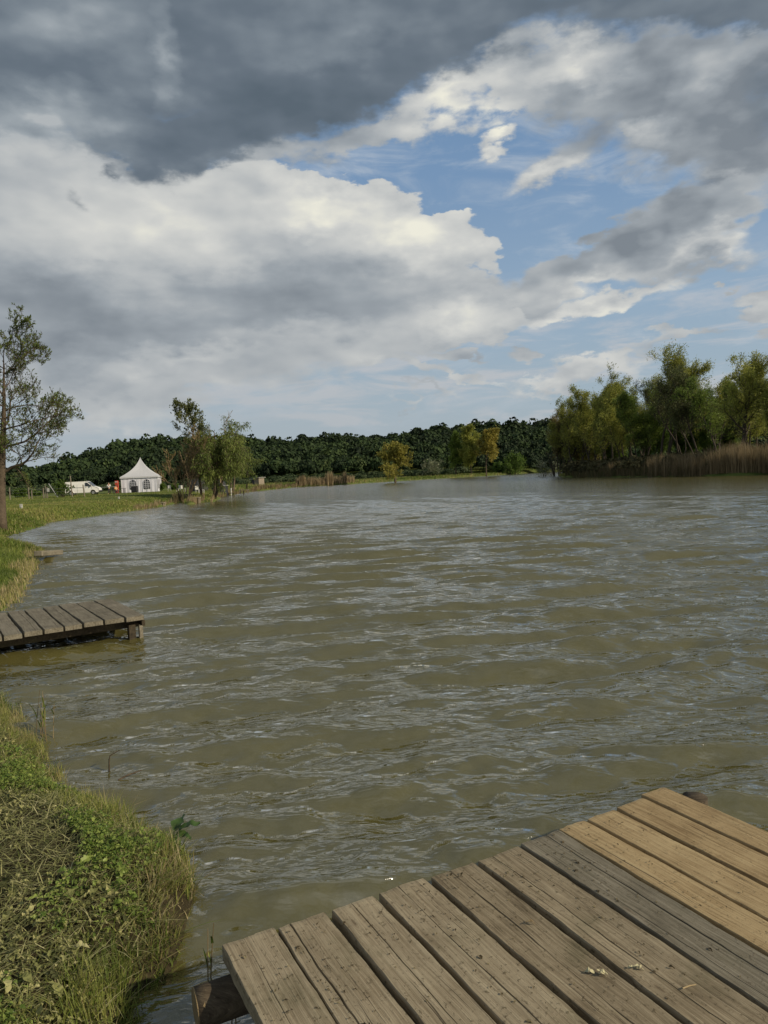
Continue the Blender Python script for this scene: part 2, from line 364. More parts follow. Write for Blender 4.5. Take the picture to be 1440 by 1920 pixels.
def polar_grid(angs, rads):
    A, Rr = np.meshgrid(angs, rads, indexing='ij'); X = Rr * np.sin(A); Y = Rr * np.cos(A)
    na, nr = A.shape; i = np.arange(na - 1)[:, None] * nr; j = np.arange(nr - 1)[None]
    return X, Y, np.stack([i + j, i + nr + j, i + nr + j + 1, i + j + 1], -1).reshape(-1, 4)
ang_f = np.radians(np.concatenate([np.arange(-180, -44, 4.0), np.arange(-44, 44, .30), np.arange(44, 181, 4.0)]))
rad_f = np.concatenate([[0.02], .5 * 1.022 ** np.arange(0, 400)]); rad_f = rad_f[rad_f < 3000]
X, Y, Q = polar_grid(ang_f, rad_f); Z = height(X, Y)
g = MB(); g.add(np.stack([X, Y, Z], -1), Q)
m_ground, t, out = newmat('ground_earth_grass')
pos = t.node('ShaderNodeNewGeometry').outputs['Position']
n1 = t.noise(pos, .35, 6, .65); n2 = t.noise(pos, 9, 8, .7); n3 = t.noise(pos, 60, 4, .7)
near = t.mapr(t.vmath('LENGTH', pos), 7.5, 10.0)
mulch = t.ramp(t.math('ADD', t.math('MULTIPLY', n2, .6), t.math('MULTIPLY', n3, .4)), [(.3, (.012, .010, .006)), (.5, (.04, .033, .017)), (.65, (.08, .07, .035)), (.8, (.13, .12, .06))])
mead = t.ramp(t.math('ADD', t.math('MULTIPLY', n1, .65), t.math('MULTIPLY', n2, .35)), [(.35, (.055, .085, .02)), (.5, (.095, .125, .03)), (.62, (.15, .15, .055)), (.75, (.12, .095, .045))])
p = t.node('ShaderNodeBsdfPrincipled'); t.put(p.inputs['Base Color'], t.mix(near, mulch, mead)); p.inputs['Roughness'].default_value = .95; p.inputs['Specular IOR Level'].default_value = .1
b = t.node('ShaderNodeBump'); b.inputs['Distance'].default_value = .03; t.put(b.inputs['Height'], n2); t.l.new(b.outputs[0], p.inputs['Normal'])
t.l.new(p.outputs[0], out.inputs[0])
tag(g.build('ground', m_ground, smooth=True), kind='structure')

# ------------------------------------------------------------------ water
m_water, t, out = newmat('turbid_pond_water')
pos = t.node('ShaderNodeNewGeometry').outputs['Position']
mud = t.mix(t.noise(pos, .6, 4, .6), (.080, .074, .023), (.096, .088, .029))
body = t.node('ShaderNodeBsdfDiffuse'); t.put(body.inputs[0], mud)
gl = t.node('ShaderNodeBsdfGlossy'); gl.inputs[0].default_value = (1, 1, 1, 1); fr_ = t.node('ShaderNodeFresnel'); fr_.inputs[0].default_value = 2.45
dist = t.vmath('LENGTH', pos)
t.put(gl.inputs['Roughness'], t.mapr(dist, 4, 120, .045, .12))
bn = t.noise(t.mapping(pos, rot=(0, 0, R_(6)), sc=(1.0, 2.3, 1)), 6.5, 3, .38, .5)
bn3 = t.noise(t.mapping(pos, rot=(0, 0, R_(12)), sc=(1.0, 1.8, 1)), 3.2, 3, .5)
bn2 = t.noise(t.mapping(pos, rot=(0, 0, R_(-8)), sc=(1.0, 2.0, 1)), 1.6, 5, .6, .3)
att = t.node('ShaderNodeAttribute', attribute_name='tint').outputs['Fac']
amp = t.mapr(t.math('ADD', t.math('MULTIPLY', bn3, .7), t.math('MULTIPLY', att, .6)), .36, .60, .22, 1.0)
hgt = t.math('ADD', t.math('MULTIPLY', bn, t.math('MULTIPLY', amp, t.mapr(dist, 8, 50, .033, .020))), t.math('MULTIPLY', bn2, t.mapr(dist, 8, 60, .0, .032)))
b = t.node('ShaderNodeBump'); b.inputs['Distance'].default_value = 1.0; b.inputs['Strength'].default_value = 1.0
t.put(b.inputs['Height'], hgt); t.l.new(b.outputs[0], gl.inputs['Normal']); t.l.new(b.outputs[0], fr_.inputs['Normal'])
mx = t.node('ShaderNodeMixShader'); t.put(mx.inputs[0], t.math('MINIMUM', fr_.outputs[0], .8))
t.l.new(body.outputs[0], mx.inputs[1]); t.l.new(gl.outputs[0], mx.inputs[2]); t.l.new(mx.outputs[0], out.inputs[0])
ang_w = np.radians(np.concatenate([np.arange(-180, -42, 3.0), np.arange(-42, 42, .16), np.arange(42, 181, 3.0)]))
rw = [0.3]
while rw[-1] < 480: rw.append(rw[-1] + max(.022, rw[-1] * .0058))
X, Y, Q = polar_grid(ang_w, np.array(rw))
Rr = np.hypot(X, Y); spc = np.maximum(.022, Rr * .0058)
rng = np.random.RandomState(11); Zw = np.zeros_like(X)
gust = .9 + .2 * vnoise(X / 2.6, Y / 1.5, 21, 3)
def waves(n_, l0, l1, s_, spread, g_, wob_):
    global Zw
    for i in range(n_):
        lam = l0 * (l1 / l0) ** ((i + rng.rand()) / n_); th = R_(98) + rng.randn() * spread; k = 2 * math.pi / lam
        arg = k * (X * math.cos(th) + Y * math.sin(th)) + rng.rand() * 6.283 + wob_ * vnoise(X / (lam * 5), Y / (lam * 4), 30 + int(lam * 977) % 900, 1)
        Zw += s_ / k * (np.sin(arg) + .22 * np.sin(2 * arg + .6)) * np.clip((lam / spc - 3) / 3, 0, 1) * g_
waves(18, .5, 1.35, .066, .22, 1 + .35 * np.clip((Rr - 5) / 10, 0, 1), 1.0)
waves(42, .2, .6, .038, .42, gust, .9)
waves(34, .075, .2, .022, .7, gust, .6)
sh = np.clip(Rr / 3.2, .25, 1)
Zw = Zw * sh
back = np.gradient(Zw, axis=1) / np.gradient(Rr, axis=1)     # slope along the wind: ripples gather on the far faces
wm = MB(); wm.add(np.stack([X, Y, Zw], -1), Q, None, np.clip(.5 - back.ravel() * 2.2, 0, 1))
tag(wm.build('water', m_water, smooth=True), kind='structure')

# ------------------------------------------------------------------ wood
def woodmat(name, stops, dirt=.5, green=0.0):
    m, t, out = newmat(name)
    co = t.node('ShaderNodeTexCoord').outputs['Object']
    rnd = t.node('ShaderNodeObjectInfo').outputs['Random']
    off = t.node('ShaderNodeCombineXYZ'); t.put(off.inputs[0], t.math('MULTIPLY', rnd, 37.0)); t.put(off.inputs[1], t.math('MULTIPLY', rnd, 91.0))
    v = t.vmath('ADD', co, off.outputs[0])
    wv = t.noise(t.mapping(v, sc=(1.2, 5, 5)), 1.5, 3, .5, color=True)
    v2 = t.vmath('ADD', v, t.vmath('SCALE', t.vmath('SUBTRACT', wv, (.5, .5, .5)), scale=.045))
    grain = t.noise(t.mapping(v2, sc=(1.6, 46, 20)), 2.0, 6, .62)
    fine = t.noise(t.mapping(v2, sc=(3.5, 190, 60)), 2.0, 3, .6)
    blot = t.noise(v, 5.0, 6, .65); spk = t.noise(v, 75, 4, .7); spk2 = t.noise(v, 28, 6, .75)
    # knots
    vo = t.node('ShaderNodeTexVoronoi', feature='F1'); t.put(vo.inputs['Vector'], t.mapping(v2, sc=(1.6, 7.0, 1))); vo.inputs['Scale'].default_value = 1.6
    kd = vo.outputs['Distance']; knot = t.mapr(kd, .10, .02)
    ring = t.math('MULTIPLY', t.math('SINE', t.math('MULTIPLY', kd, 120)), t.mapr(kd, .30, .06))
    f = t.math('ADD', t.math('MULTIPLY', grain, .62), t.math('MULTIPLY', fine, .38))
    f = t.math('ADD', f, t.math('MULTIPLY', ring, .045))
    f = t.math('ADD', f, t.math('MULTIPLY', t.math('SUBTRACT', blot, .5), .42))
    f = t.math('ADD', f, t.math('MULTIPLY', t.math('SUBTRACT', rnd, .5), .10))
    c = t.ramp(f, stops)
    crack = t.mapr(t.noise(t.mapping(v2, (3, 7, 1), sc=(.7, 60, 20)), 1.7, 4, .55), .35, .28)
    c = t.mix(t.math('MULTIPLY', crack, .75), c, (.035, .026, .016))
    c = t.mix(t.math('MULTIPLY', knot, .6), c, (.07, .045, .025))
    d = t.mapr(t.math('ADD', t.math('MULTIPLY', spk, .55), t.math('MULTIPLY', spk2, .45)), .545, .63)
    c = t.mix(t.math('MULTIPLY', d, dirt), c, (.075, .058, .03))
    l = t.mapr(t.noise(v, 140, 3, .6), .66, .74)
    c = t.mix(t.math('MULTIPLY', l, .4), c, (.36, .32, .2))
    if green:
        gm = t.mapr(t.noise(v, 3.0, 5, .7), .5, .72); c = t.mix(t.math('MULTIPLY', gm, green), c, (.055, .06, .025))
    p = t.node('ShaderNodeBsdfPrincipled'); t.put(p.inputs['Base Color'], c); p.inputs['Roughness'].default_value = .85; p.inputs['Specular IOR Level'].default_value = .2
    b = t.node('ShaderNodeBump'); b.inputs['Distance'].default_value = .004; b.inputs['Strength'].default_value = .9
    hh = t.math('SUBTRACT', t.math('ADD', f, t.math('MULTIPLY', d, .25)), t.math('MULTIPLY', crack, .8))
    t.put(b.inputs['Height'], hh); t.l.new(b.outputs[0], p.inputs['Normal'])
    t.l.new(p.outputs[0], out.inputs[0]); return m
m_old = woodmat('weathered_wood', [(.28, (.09, .07, .042)), (.45, (.20, .163, .105)), (.58, (.275, .232, .155)), (.75, (.36, .31, .21))], .75, .35)
m_grey = woodmat('grey_wood', [(.30, (.07, .062, .045)), (.45, (.14, .125, .09)), (.58, (.20, .18, .135)), (.75, (.27, .25, .19))], .5, .2)
m_new = woodmat('fresh_wood', [(.30, (.17, .115, .055)), (.45, (.285, .21, .11)), (.58, (.36, .275, .15)), (.75, (.43, .345, .20))], .35)
m_dark = woodmat('shadow_dark_wood', [(.30, (.012, .010, .007)), (.5, (.035, .028, .018)), (.75, (.08, .065, .04))], .4, .3)  # dark wood, deepened in colour so the pier underside reads as shadow
m_bark = woodmat('log_bark', [(.30, (.02, .016, .01)), (.5, (.06, .046, .03)), (.75, (.13, .105, .07))], .3, .2)
m_cut = woodmat('cut_log_end', [(.30, (.10, .07, .035)), (.5, (.20, .15, .08)), (.75, (.30, .23, .13))], .6, .2)

def make_plank(a, b, width, thick, mat, parent, seed, cracks=(), lab=None, lift=0.0, wavy=.004, taper=0.0):
    """plank from a to b (top centre line, world), in its own local frame: x along, y across, top at z=0"""
    a = np.array(a, float); b = np.array(b, float); ax = b - a; L = np.linalg.norm(ax); ax /= L
    ay = np.array([-ax[1], ax[0], 0]); ay /= np.linalg.norm(ay); az = np.cross(ax, ay)
    rg = np.random.RandomState(seed); n = int(L / .018)
    x = np.linspace(0, L, n); w2 = width / 2
    wob = lambda amp, f, s: amp * vnoise(x * f, np.full_like(x, s * 3.3 + seed * .77), seed + s, 4)
    left = -w2 + wob(wavy, 2.2, 1) + wob(.0022, 16, 5); right = w2 + wob(wavy, 2.2, 2) + wob(.0022, 16, 6)
    if taper: right = right - taper * (x / L)
    bev = .003
    ys = [(left, -thick), (left + .001, -bev * 1.3), (left + bev, -.0)]
    inner = []
    for c in cracks:
        cw = np.full_like(x, c[0]) + wob(.006, 2.5, 3) + wob(.0018, 20, 4)
        if len(c) > 2: cw = cw + c[2] * x / L
        dp = np.clip(c[1] + wob(c[1] * .8, 3.0, 7), .0004, .03)
        hw = np.clip(dp * .28, .0005, .0035)
        inner += [(cw - hw, 0 * x - .0), (cw, -dp), (cw + hw, 0 * x - .0)]
    base = np.linspace(-.72, .72, 5) * w2
    for yv in base:
        if all(abs(yv - c[0]) > .016 for c in cracks): inner.append((np.full_like(x, yv), 0 * x))
    inner.sort(key=lambda q: float(np.mean(q[0])))
    prof = ys + inner + [(right - bev, 0 * x), (right - .001, 0 * x - bev * 1.3), (right, 0 * x - thick)]
    m = len(prof); V = np.zeros((n, m, 3))
    for j, (yy, zz) in enumerate(prof):
        V[:, j, 0] = x; V[:, j, 1] = yy; V[:, j, 2] = zz
    cup = rg.uniform(-.002, .003)
    V[:, :, 2] += np.where(V[:, :, 2] > -thick * .9, 1, 0) * (cup * (V[:, :, 1] / w2) ** 2 + .0015 * vnoise(V[:, :, 0] * 3, V[:, :, 1] * 12, seed + 9, 3))
    # rough sawn ends
    endn = .004 * vnoise(V[0, :, 1] * 40, V[0, :, 2] * 40, seed + 4, 3); V[0, :, 0] += endn; V[-1, :, 0] -= endn
    V[0, 1:-1, 2] -= .002; V[-1, 1:-1, 2] -= .002
    vb = V.copy()[:, [0, -1]]; mb = MB(); i = np.arange(n - 1)[:, None] * m; j = np.arange(m - 1)[None]
    q = np.stack([i + j, i + m + j, i + m + j + 1, i + j + 1], -1).reshape(-1, 4)
    mb.add(V.reshape(-1, 3), q)
    ib = np.arange(n - 1) * m; mb.q.append(np.stack([ib, ib + m - 1, ib + 2 * m - 1, ib + m], -1))
    e0 = [[0, k, k + 1] for k in range(1, m - 1)]; k0 = (n - 1) * m
    mb.t.append(np.array([[a_, c_, b_] for a_, b_, c_ in e0])[:, [0, 2, 1]][:, ::-1]); mb.t.append(np.array(e0)[:, ::-1] + k0)
    M = Matrix.Identity(4)
    for r in range(3): M[r][0] = ax[r]; M[r][1] = ay[r]; M[r][2] = az[r]; M[r][3] = a[r] + az[r] * lift
    pm = parent.matrix_world if False else Matrix.Translation(parent.location)
    o = mb.build('plank', mat, parent, mw=pm.inverted() @ M)
    if lab: o['label'] = lab
    # nail heads
    return o
def log_mesh(a, b, r0, r1, seed, n=20, bump=.05):
    a = np.array(a, float); b = np.array(b, float); m = max(6, int(np.linalg.norm(b - a) / .03)); tt = np.linspace(0, 1, m)
    pts = a + (b - a) * tt[:, None]
    mb = MB(); mb.tube(pts, r0 + (r1 - r0) * tt, n, cap=True)
    v = mb.v[0]; c = pts.repeat(n, 0); k = m * n; d = v[:k] - c
    th = np.tile(np.arange(n), m) / n * 6.283; s_ = 1 + bump * vnoise(np.cos(th) * 2 + tt.repeat(n) * 3, np.sin(th) * 2 + seed, seed, 3) + bump * .5 * vnoise(th * 3, tt.repeat(n) * 2, seed + 1, 2)
    v[:k] = c + d * s_[:, None]; return mb

DZ = .30
deck = empty('wooden_deck', (0, 0, 0), 0, 'nearest broad wooden deck of thick weathered planks, the last four fresher and tan', 'deck')
A = un(412.6, 1768.5, DZ); B = un(1241, 1474, DZ)
U = (B - A); LU = np.linalg.norm(U); U = U / LU; V_ = np.array([U[1], -U[0], 0])
deck.location = tuple(np.array([A[0], A[1], 0]))
bounds = [((412.6, 1768.5), (517, 1739.5)), ((519.5, 1738), (603.6, 1711)), ((620, 1706), (703, 1678)), ((704.5, 1669), (800.6, 1648.6)), ((805, 1642), (888.5, 1619)), ((892.5, 1612), (974, 1589)),
          ((977, 1583), (1044, 1556)), ((1047.5, 1552), (1096, 1535.5)), ((1099.5, 1533), (1152, 1516)), ((1155, 1514), (1203, 1495)), ((1206, 1492), (1241, 1474))]
crk = [[(-.02, .003)], [(-.045, .008, .01)], [(-.01, .006, .02)], [(-.02, .010, .025)], [(-.01, .011, -.01)], [(-.03, .006, .01), (.04, .002)], [(.03, .012, -.01), (-.06, .003)], [], [(.05, .002)], [], []]
us = []
for pl, pr in bounds:
    l = un(pl[0], pl[1], DZ) - A; r = un(pr[0], pr[1], DZ) - A
    us.append([l @ U, r @ U, (l @ V_ + r @ V_) / 2])
us = np.array(us)
for i in range(len(us)):
    u0, u1, v0 = us[i]
    if i + 1 < len(us):
        gap = [.006, .017, .020, .019, .018, .017, .020, .013, .014, .012][i]
        u1 = us[i + 1][0] - gap
    c = (u0 + u1) / 2; wd = u1 - u0
    p0 = A + U * c + V_ * v0; p1 = A + U * c + V_ * 3.4
    mat = m_old if i < 6 else (m_grey if i == 6 else m_new)
    lab = {6: 'dark grey weathered plank, last before the tan ones'}.get(i) or ('fresher tan plank' if i > 6 else None)
    make_plank(p0, p1, wd, .05 if i < 7 else .042, mat, deck, 40 + i, crk[i], lab, lift=[0, 0, .002, 0, -.002, 0, .001, -.003, -.002, 0, .001][i])
# log and beams carrying the planks
def local(mb, o):
    for v in mb.v: v -= np.array(o.location)
    return mb
lc = un(368, 1889, .185)
lv = (lc - A) @ V_; lu = (lc - A) @ U
l0 = A + U * lu + V_ * lv; l0[2] = .182; l1 = A + U * (LU + .05) + V_ * (lv + .12); l1[2] = .182
log = local(log_mesh(l0, l1, .062, .066, 3), deck).build('support_log', m_bark, deck, smooth=True)
ce = MB(); dl_ = (l1 - l0) / np.linalg.norm(l1 - l0); ce.tube([l0 - dl_ * .004, l0 + dl_ * .02], [.058, .06], 20); local(ce, deck).build('cut_end', m_cut, log)
for k in (1.9, 3.2):
    bm = MB(); a0 = A + U * .05 + V_ * k; a1 = A + U * (LU - .05) + V_ * k
    a0[2] = a1[2] = .18; bm.tube([a0, a1], .06, 12); local(bm, deck).build('beam', m_dark, deck, smooth=True)
pp = un(1303, 1500, .27)
for k, (px_, zt) in enumerate(((pp, .285), (A + U * .25 + V_ * .5, .13), (A + U * 1.3 + V_ * .5, .13))):
    q = np.array(px_, float)
    bm = log_mesh((q[0], q[1], -.9), (q[0], q[1], zt), .062, .055, 20 + k); local(bm, deck).build('post', m_bark, deck, smooth=True)

# second pier
pier = empty('wooden_pier', (0, 0, 0), 0, 'smaller grey plank pier reaching out from the left edge of the photo', 'pier')
fx = [(935, 637), (787, 655), (640, 678), (487, 692), (347, 712), (203, 738), (50, 752), (-95, 772)]
nx = [(1228, 778), (1054, 800), (882, 823), (698, 850), (540, 874), (368, 903), (196, 930), (25, 955)]
zf = lambda p: un(p[0] / 4.5, 980 + p[1] / 4.5, DZ)
fp = [zf(p) for p in fx]; npt = [zf(p) for p in nx]
pd = (fp[-1] - fp[0]) / 7; nd = (npt[-1] - npt[0]) / 7
for _ in range(7): fp.append(fp[-1] + pd); npt.append(npt[-1] + nd)
pier.location = (float(npt[0][0]), float(npt[0][1]), 0)
for i in range(len(fp) - 1):
    a0 = (fp[i] + fp[i + 1]) / 2; a1 = (npt[i] + npt[i + 1]) / 2
    dvec = (a1 - a0) / np.linalg.norm(a1 - a0); side = np.array([-dvec[1], dvec[0], 0]); wd = abs((fp[i] - fp[i + 1]) @ side) * .5 + abs((npt[i] - npt[i + 1]) @ side) * .5 - .022
    make_plank(a0, a1, wd, .052, m_grey, pier, 80 + i, [(-.02 + .01 * i, .004)] if i % 2 else [], None, lift=(i % 3 - 1) * .003, wavy=.006)
pu = (npt[7] - npt[0]); pu /= np.linalg.norm(pu); pvv = (fp[0] - npt[0]); pvv /= np.linalg.norm(pvv)
for off, wdt in ((.26, .11), (1.55, .12)):
    bm = MB(); s0 = npt[0] + pvv * off + pu * .04; s1 = npt[0] + pvv * off + pu * 3.2; c = (s0 + s1) / 2; c[2] = DZ - .052 - .004 - wdt / 2
    rot = np.array([[pu[0], -pu[1], 0], [pu[1], pu[0], 0], [0, 0, 1]])
    bm.box(c, (3.2, .07, wdt), rot, bev=.006); local(bm, pier).build('beam', m_dark, pier)
bm = MB(); s0 = npt[0] + pvv * .05 + pu * .0; s1 = fp[0] + pu * .03 - pvv * .05; c = (s0 + s1) / 2; c[2] = DZ - .055 - .045 ; ln = np.linalg.norm(s1 - s0)
rot = np.array([[pvv[0], -pvv[1], 0], [pvv[1], pvv[0], 0], [0, 0, 1]]); bm.box(c, (ln, .04, .07), rot, bev=.005); local(bm, pier).build('end_rail', m_dark, pier)
for off, du in ((.12, .14), (.06, .05), (1.6, .12), (.3, 1.9), (1.5, 1.9)):
    q = npt[0] + pvv * off + pu * du
    bm = MB(); bm.box((q[0], q[1], -.35), (.08 if du != .05 else .045, .08 if du != .05 else .045, 1.08 if du != .05 else 1.05), rot, bev=.006)
    local(bm, pier).build('leg', m_dark if du != .05 else m_grey, pier)  # thin grey leg stands in for the lit edge of the dark end post
# driftwood beam at the tip of the grassy spit
q0 = un(70, 1040, .20); q1 = un(112, 1034, .14)
bm = MB(); dd = q1 - q0; L0 = np.linalg.norm(dd); dd /= L0
rot = np.array([[dd[0], -dd[1], 0], [dd[1], dd[0], 0], [0, 0, 1]]); bm.box((0, 0, 0), (L0 * .95, .22, .14), np.eye(3), bev=.02)
o = bm.build('wooden_beam', m_old, None, loc=tuple((q0 + q1) / 2)); o.rotation_euler = (0, .08, math.atan2(dd[1], dd[0]))
o.data.materials.clear(); o.data.materials.append(m_grey)
tag(o, 'short weathered timber at the tip of the grassy spit above the small pier', 'beam')

# ------------------------------------------------------------------ vegetation helpers
GR_ST = [(0.0, (.022, .036, .008)), (.25, (.07, .105, .018)), (.5, (.155, .205, .036)), (.68, (.26, .275, .07)), (.84, (.30, .24, .11)), (1.0, (.42, .36, .21))]
m_grass = foliage('grass_blades', GR_ST, .35)
m_litter = foliage('cut_leaf_litter', [(0.0, (.035, .04, .018)), (.3, (.11, .12, .04)), (.55, (.22, .23, .08)), (.8, (.34, .33, .14)), (1.0, (.48, .45, .24))], .2, .75)
m_herb = foliage('broad_herb_leaves', [(0.0, (.03, .055, .01)), (.5, (.11, .17, .03)), (1.0, (.27, .33, .08))], .35, .45)
m_reed = foliage('dry_reeds', [(0.0, (.07, .075, .025)), (.3, (.12, .095, .045)), (.6, (.20, .15, .08)), (1.0, (.33, .265, .155))], .3, .7)
def blades(mb, P, h, w, az, lean, tint, segs=3, curl=1.7):
    N = len(P); d = np.stack([np.cos(az), np.sin(az), 0 * az], -1); s = np.stack([-np.sin(az), np.cos(az), 0 * az], -1)
    rows = []
    for k in range(segs):
        f = k / segs; c = P + d * (lean * h * f ** curl)[:, None] + np.array([0, 0, 1.0]) * (h * (f - .25 * np.clip(lean, 0, 2) * f * f))[:, None]
        ww = w * (1 - f * .55) / 2
        rows += [c - s * ww[:, None], c + s * ww[:, None]]
    tip = P + d * (lean * h)[:, None] + np.array([0, 0, 1.0]) * (h * (1 - .25 * np.clip(lean, 0, 2)))[:, None]
    V = np.stack(rows + [tip], 1); m = 2 * segs + 1; b = np.arange(N)[:, None] * m
    q = np.concatenate([b + np.array([[2 * k, 2 * k + 1, 2 * k + 3, 2 * k + 2]]) for k in range(segs - 1)]) if segs > 1 else None
    t_ = b + np.array([[m - 3, m - 2, m - 1]])
    mb.add(V.reshape(-1, 3), q, t_, np.repeat(tint, m))
def stamp(mb, tv, tq, P, scale, rz, tilt, taz, tint, tt=None):
    """copies of a small template mesh: spin rz, then tilt by tilt about horizontal axis taz"""
    N = len(P); v = tv[None] * np.asarray(scale)[:, None, None]
    c, s = np.cos(rz)[:, None], np.sin(rz)[:, None]
    x = v[..., 0] * c - v[..., 1] * s; y = v[..., 0] * s + v[..., 1] * c; z = v[..., 2]
    kx, ky = np.cos(taz)[:, None], np.sin(taz)[:, None]; ct, s_t = np.cos(tilt)[:, None], np.sin(tilt)[:, None]
    dot = x * kx + y * ky; cx, cy, cz = ky * z, -kx * z, kx * y - ky * x
    X_ = x * ct + cx * s_t + kx * dot * (1 - ct); Y_ = y * ct + cy * s_t + ky * dot * (1 - ct); Z_ = z * ct + cz * s_t
    V = np.stack([X_, Y_, Z_], -1) + P[:, None]; m = len(tv)
    q = (np.asarray(tq)[None] + (np.arange(N) * m)[:, None, None]).reshape(-1, 4)
    tn = np.repeat(tint, m) + (np.tile(tt, N) if tt is not None else 0)
    mb.add(V.reshape(-1, 3), q, None, tn)
def leaf_tpl(lobes=3, curl=.25, n=8, wd=.42, seed=0):
    rg = np.random.RandomState(seed); xs = np.linspace(0, 1, n); rows = []
    for i, x in enumerate(xs):
        half = wd * math.sin(math.pi * min(1, x * .92 + .04)) ** .8 * (1 + .35 * math.sin(x * lobes * 6.283)) * (1 - .4 * x)
        zc = -curl * (x - .35) ** 2 + .05 * rg.randn()
        rows += [[x, -half, zc + half * .45 + .05 * rg.randn()], [x, 0, zc], [x, half * rg.uniform(.8, 1.1), zc + half * .35 + .05 * rg.randn()]]
    q = []
    for i in range(n - 1):
        for k in range(2): a = i * 3 + k; q.append([a, a + 1, a + 4, a + 3])
    return np.array(rows), np.array(q)
def on_land(n, x0, x1, y0, y1, rg, dmin=0.0, dmax=1e9):
    x = rg.uniform(x0, x1, n); y = rg.uniform(y0, y1, n); d = sdist(x, y)
    k = (d > dmin) & (d < dmax); x, y, d = x[k], y[k], d[k]
    return np.stack([x, y, height(x, y, d)], -1), d
rg = np.random.RandomState(5)

# near bank: grass fringe, mulch of cut stems and leaves
mb = MB()
P, d = on_land(210000, -3.4, -.3, 1.1, 6.4, rg, -.03)
P[:, 2] = np.maximum(P[:, 2], -.02)
patch = vnoise(P[:, 0] * 2.2, P[:, 1] * 2.2, 51, 3); patch2 = vnoise(P[:, 0] * 5, P[:, 1] * 5, 52, 3)
edge = np.exp(-((np.maximum(d, 0) - .08) / (.17 + .11 * patch)) ** 2)
keep = rg.rand(len(P)) < .02 + .85 * edge * (.62 + .5 * patch2)
P, d, patch, patch2, edge = P[keep], d[keep], patch[keep], patch2[keep], edge[keep]
n = len(P)
dry = (vnoise(P[:, 0] * 3.1 + 5, P[:, 1] * 2.3, 55, 3) * .5 + .42 - np.clip(d, 0, .5) * .7 + rg.randn(n) * .18)
isdry = dry > .45
tint = np.where(isdry, rg.uniform(.66, 1.0, n), np.clip(.49 + .24 * patch + .16 * patch2 + .12 * rg.randn(n), .08, .7))
h = np.where(isdry, rg.uniform(.025, .09, n), rg.uniform(.02, .075, n)) * (.45 + .95 * edge) * np.clip(1 + .8 * patch2, .25, 2)
az = rg.uniform(0, 6.283, n); lean = np.abs(rg.randn(n)) * .45 + .1 + (1 - edge) * .7
blades(mb, P, h, rg.uniform(.0022, .005, n), az, lean, tint)
# tufts hanging over the bank face towards the water
P, d = on_land(200000, -3.0, -.3, 1.1, 6.4, rg, -.02, .20)
cl_ = vnoise(P[:, 0] * 11, P[:, 1] * 11, 58, 2); k = rg.rand(len(P)) < np.clip(.26 + 1.2 * cl_, .06, .9); P, d = P[k], d[k]
e_ = .02; gx = sdist(P[:, 0] + e_, P[:, 1]) - d; gy = sdist(P[:, 0], P[:, 1] + e_) - d
pt = vnoise(P[:, 0] * 3.5, P[:, 1] * 3.5, 57, 3); n = len(P)
blades(mb, P, rg.uniform(.02, .085, n) * (1 + .5 * pt), rg.uniform(.0025, .0062, n), np.arctan2(-gy, -gx) + rg.randn(n) * 1.1, np.abs(rg.randn(n)) * .8 + .3, np.where(rg.rand(n) < .32 + .3 * pt, rg.uniform(.68, 1, n), np.clip(.5 + .17 * rg.randn(n), .1, .72)), 3, 1.3)
grass = mb.build('grass', m_grass)
tag(grass, 'fringe of green and dry grass along the nearest bank', 'grass', kind='stuff')
# loose cut stems
mb = MB()
P, d = on_land(70000, -3.4, -.3, 1.1, 6.4, rg, .05)
P[:, 2] += rg.uniform(.002, .03, len(P)); n = len(P); L_ = rg.uniform(.03, .16, n); az = rg.uniform(0, 6.283, n)
blades(mb, P, L_ * .35, rg.uniform(.0015, .0045, n), az, rg.uniform(1.5, 3.2, n), np.clip(rg.uniform(.15, 1.0, n), 0, 1), 2, 1.0)
# cut broad leaves
for sdv in range(5):
    tv, tq = leaf_tpl(2 + sdv % 3, rg.uniform(.5, 1.5), 9, rg.uniform(.2, .36), sdv)
    P, d = on_land(13000, -3.4, -.3, 1.1, 5.4, rg, .12); n = len(P)
    P[:, 2] += rg.uniform(.004, .04, n); pt = vnoise(P[:, 0] * 2, P[:, 1] * 2, 61, 3)
    k = rg.rand(n) < .35 + .5 * pt + .3 * (P[:, 1] < 2.8); P = P[k]; n = len(P)
    sc = rg.uniform(.010, .032, n) * (1 + .9 * (rg.rand(n) < .12))
    stamp(mb, tv, tq, P, sc, rg.uniform(0, 6.28, n), np.abs(rg.randn(n)) * .8, rg.uniform(0, 6.28, n), np.clip(rg.uniform(.05, .9, n), 0, 1))
tag(mb.build('leaf_litter', m_litter), 'mulch of cut leaves and stems lying on the nearest bank', 'leaf litter', kind='stuff')
# leafy green herbs near the water's edge
mb = MB()
for sdv in range(4):
    tv, tq = leaf_tpl(2 + sdv % 2, .5 + .2 * sdv, 6, (.42, .24, .34, .20)[sdv], 20 + sdv)
    P, d = on_land(32000, -2.4, -.3, 1.3, 5.0, rg, .0, .42); n = len(P)
    k = rg.rand(n) < np.clip(vnoise(P[:, 0] * 2.6, P[:, 1] * 2.6, 71, 3) * 1.8 - .25 + .16 * (d < .2), 0, 1); P = P[k]; n = len(P)
    P[:, 2] += rg.uniform(.01, .08, n) 
    stamp(mb, tv, tq, P, rg.uniform(.008, .026, n) * (1 + .8 * (rg.rand(n) < .08)), rg.uniform(0, 6.28, n), rg.uniform(0, 1.0, n), rg.uniform(0, 6.28, n), np.clip(rg.uniform(.3, 1.0, n), 0, 1))
tag(mb.build('low_herbs', m_herb), 'low leafy green herbs along the edge of the nearest bank', 'herbs', kind='stuff')

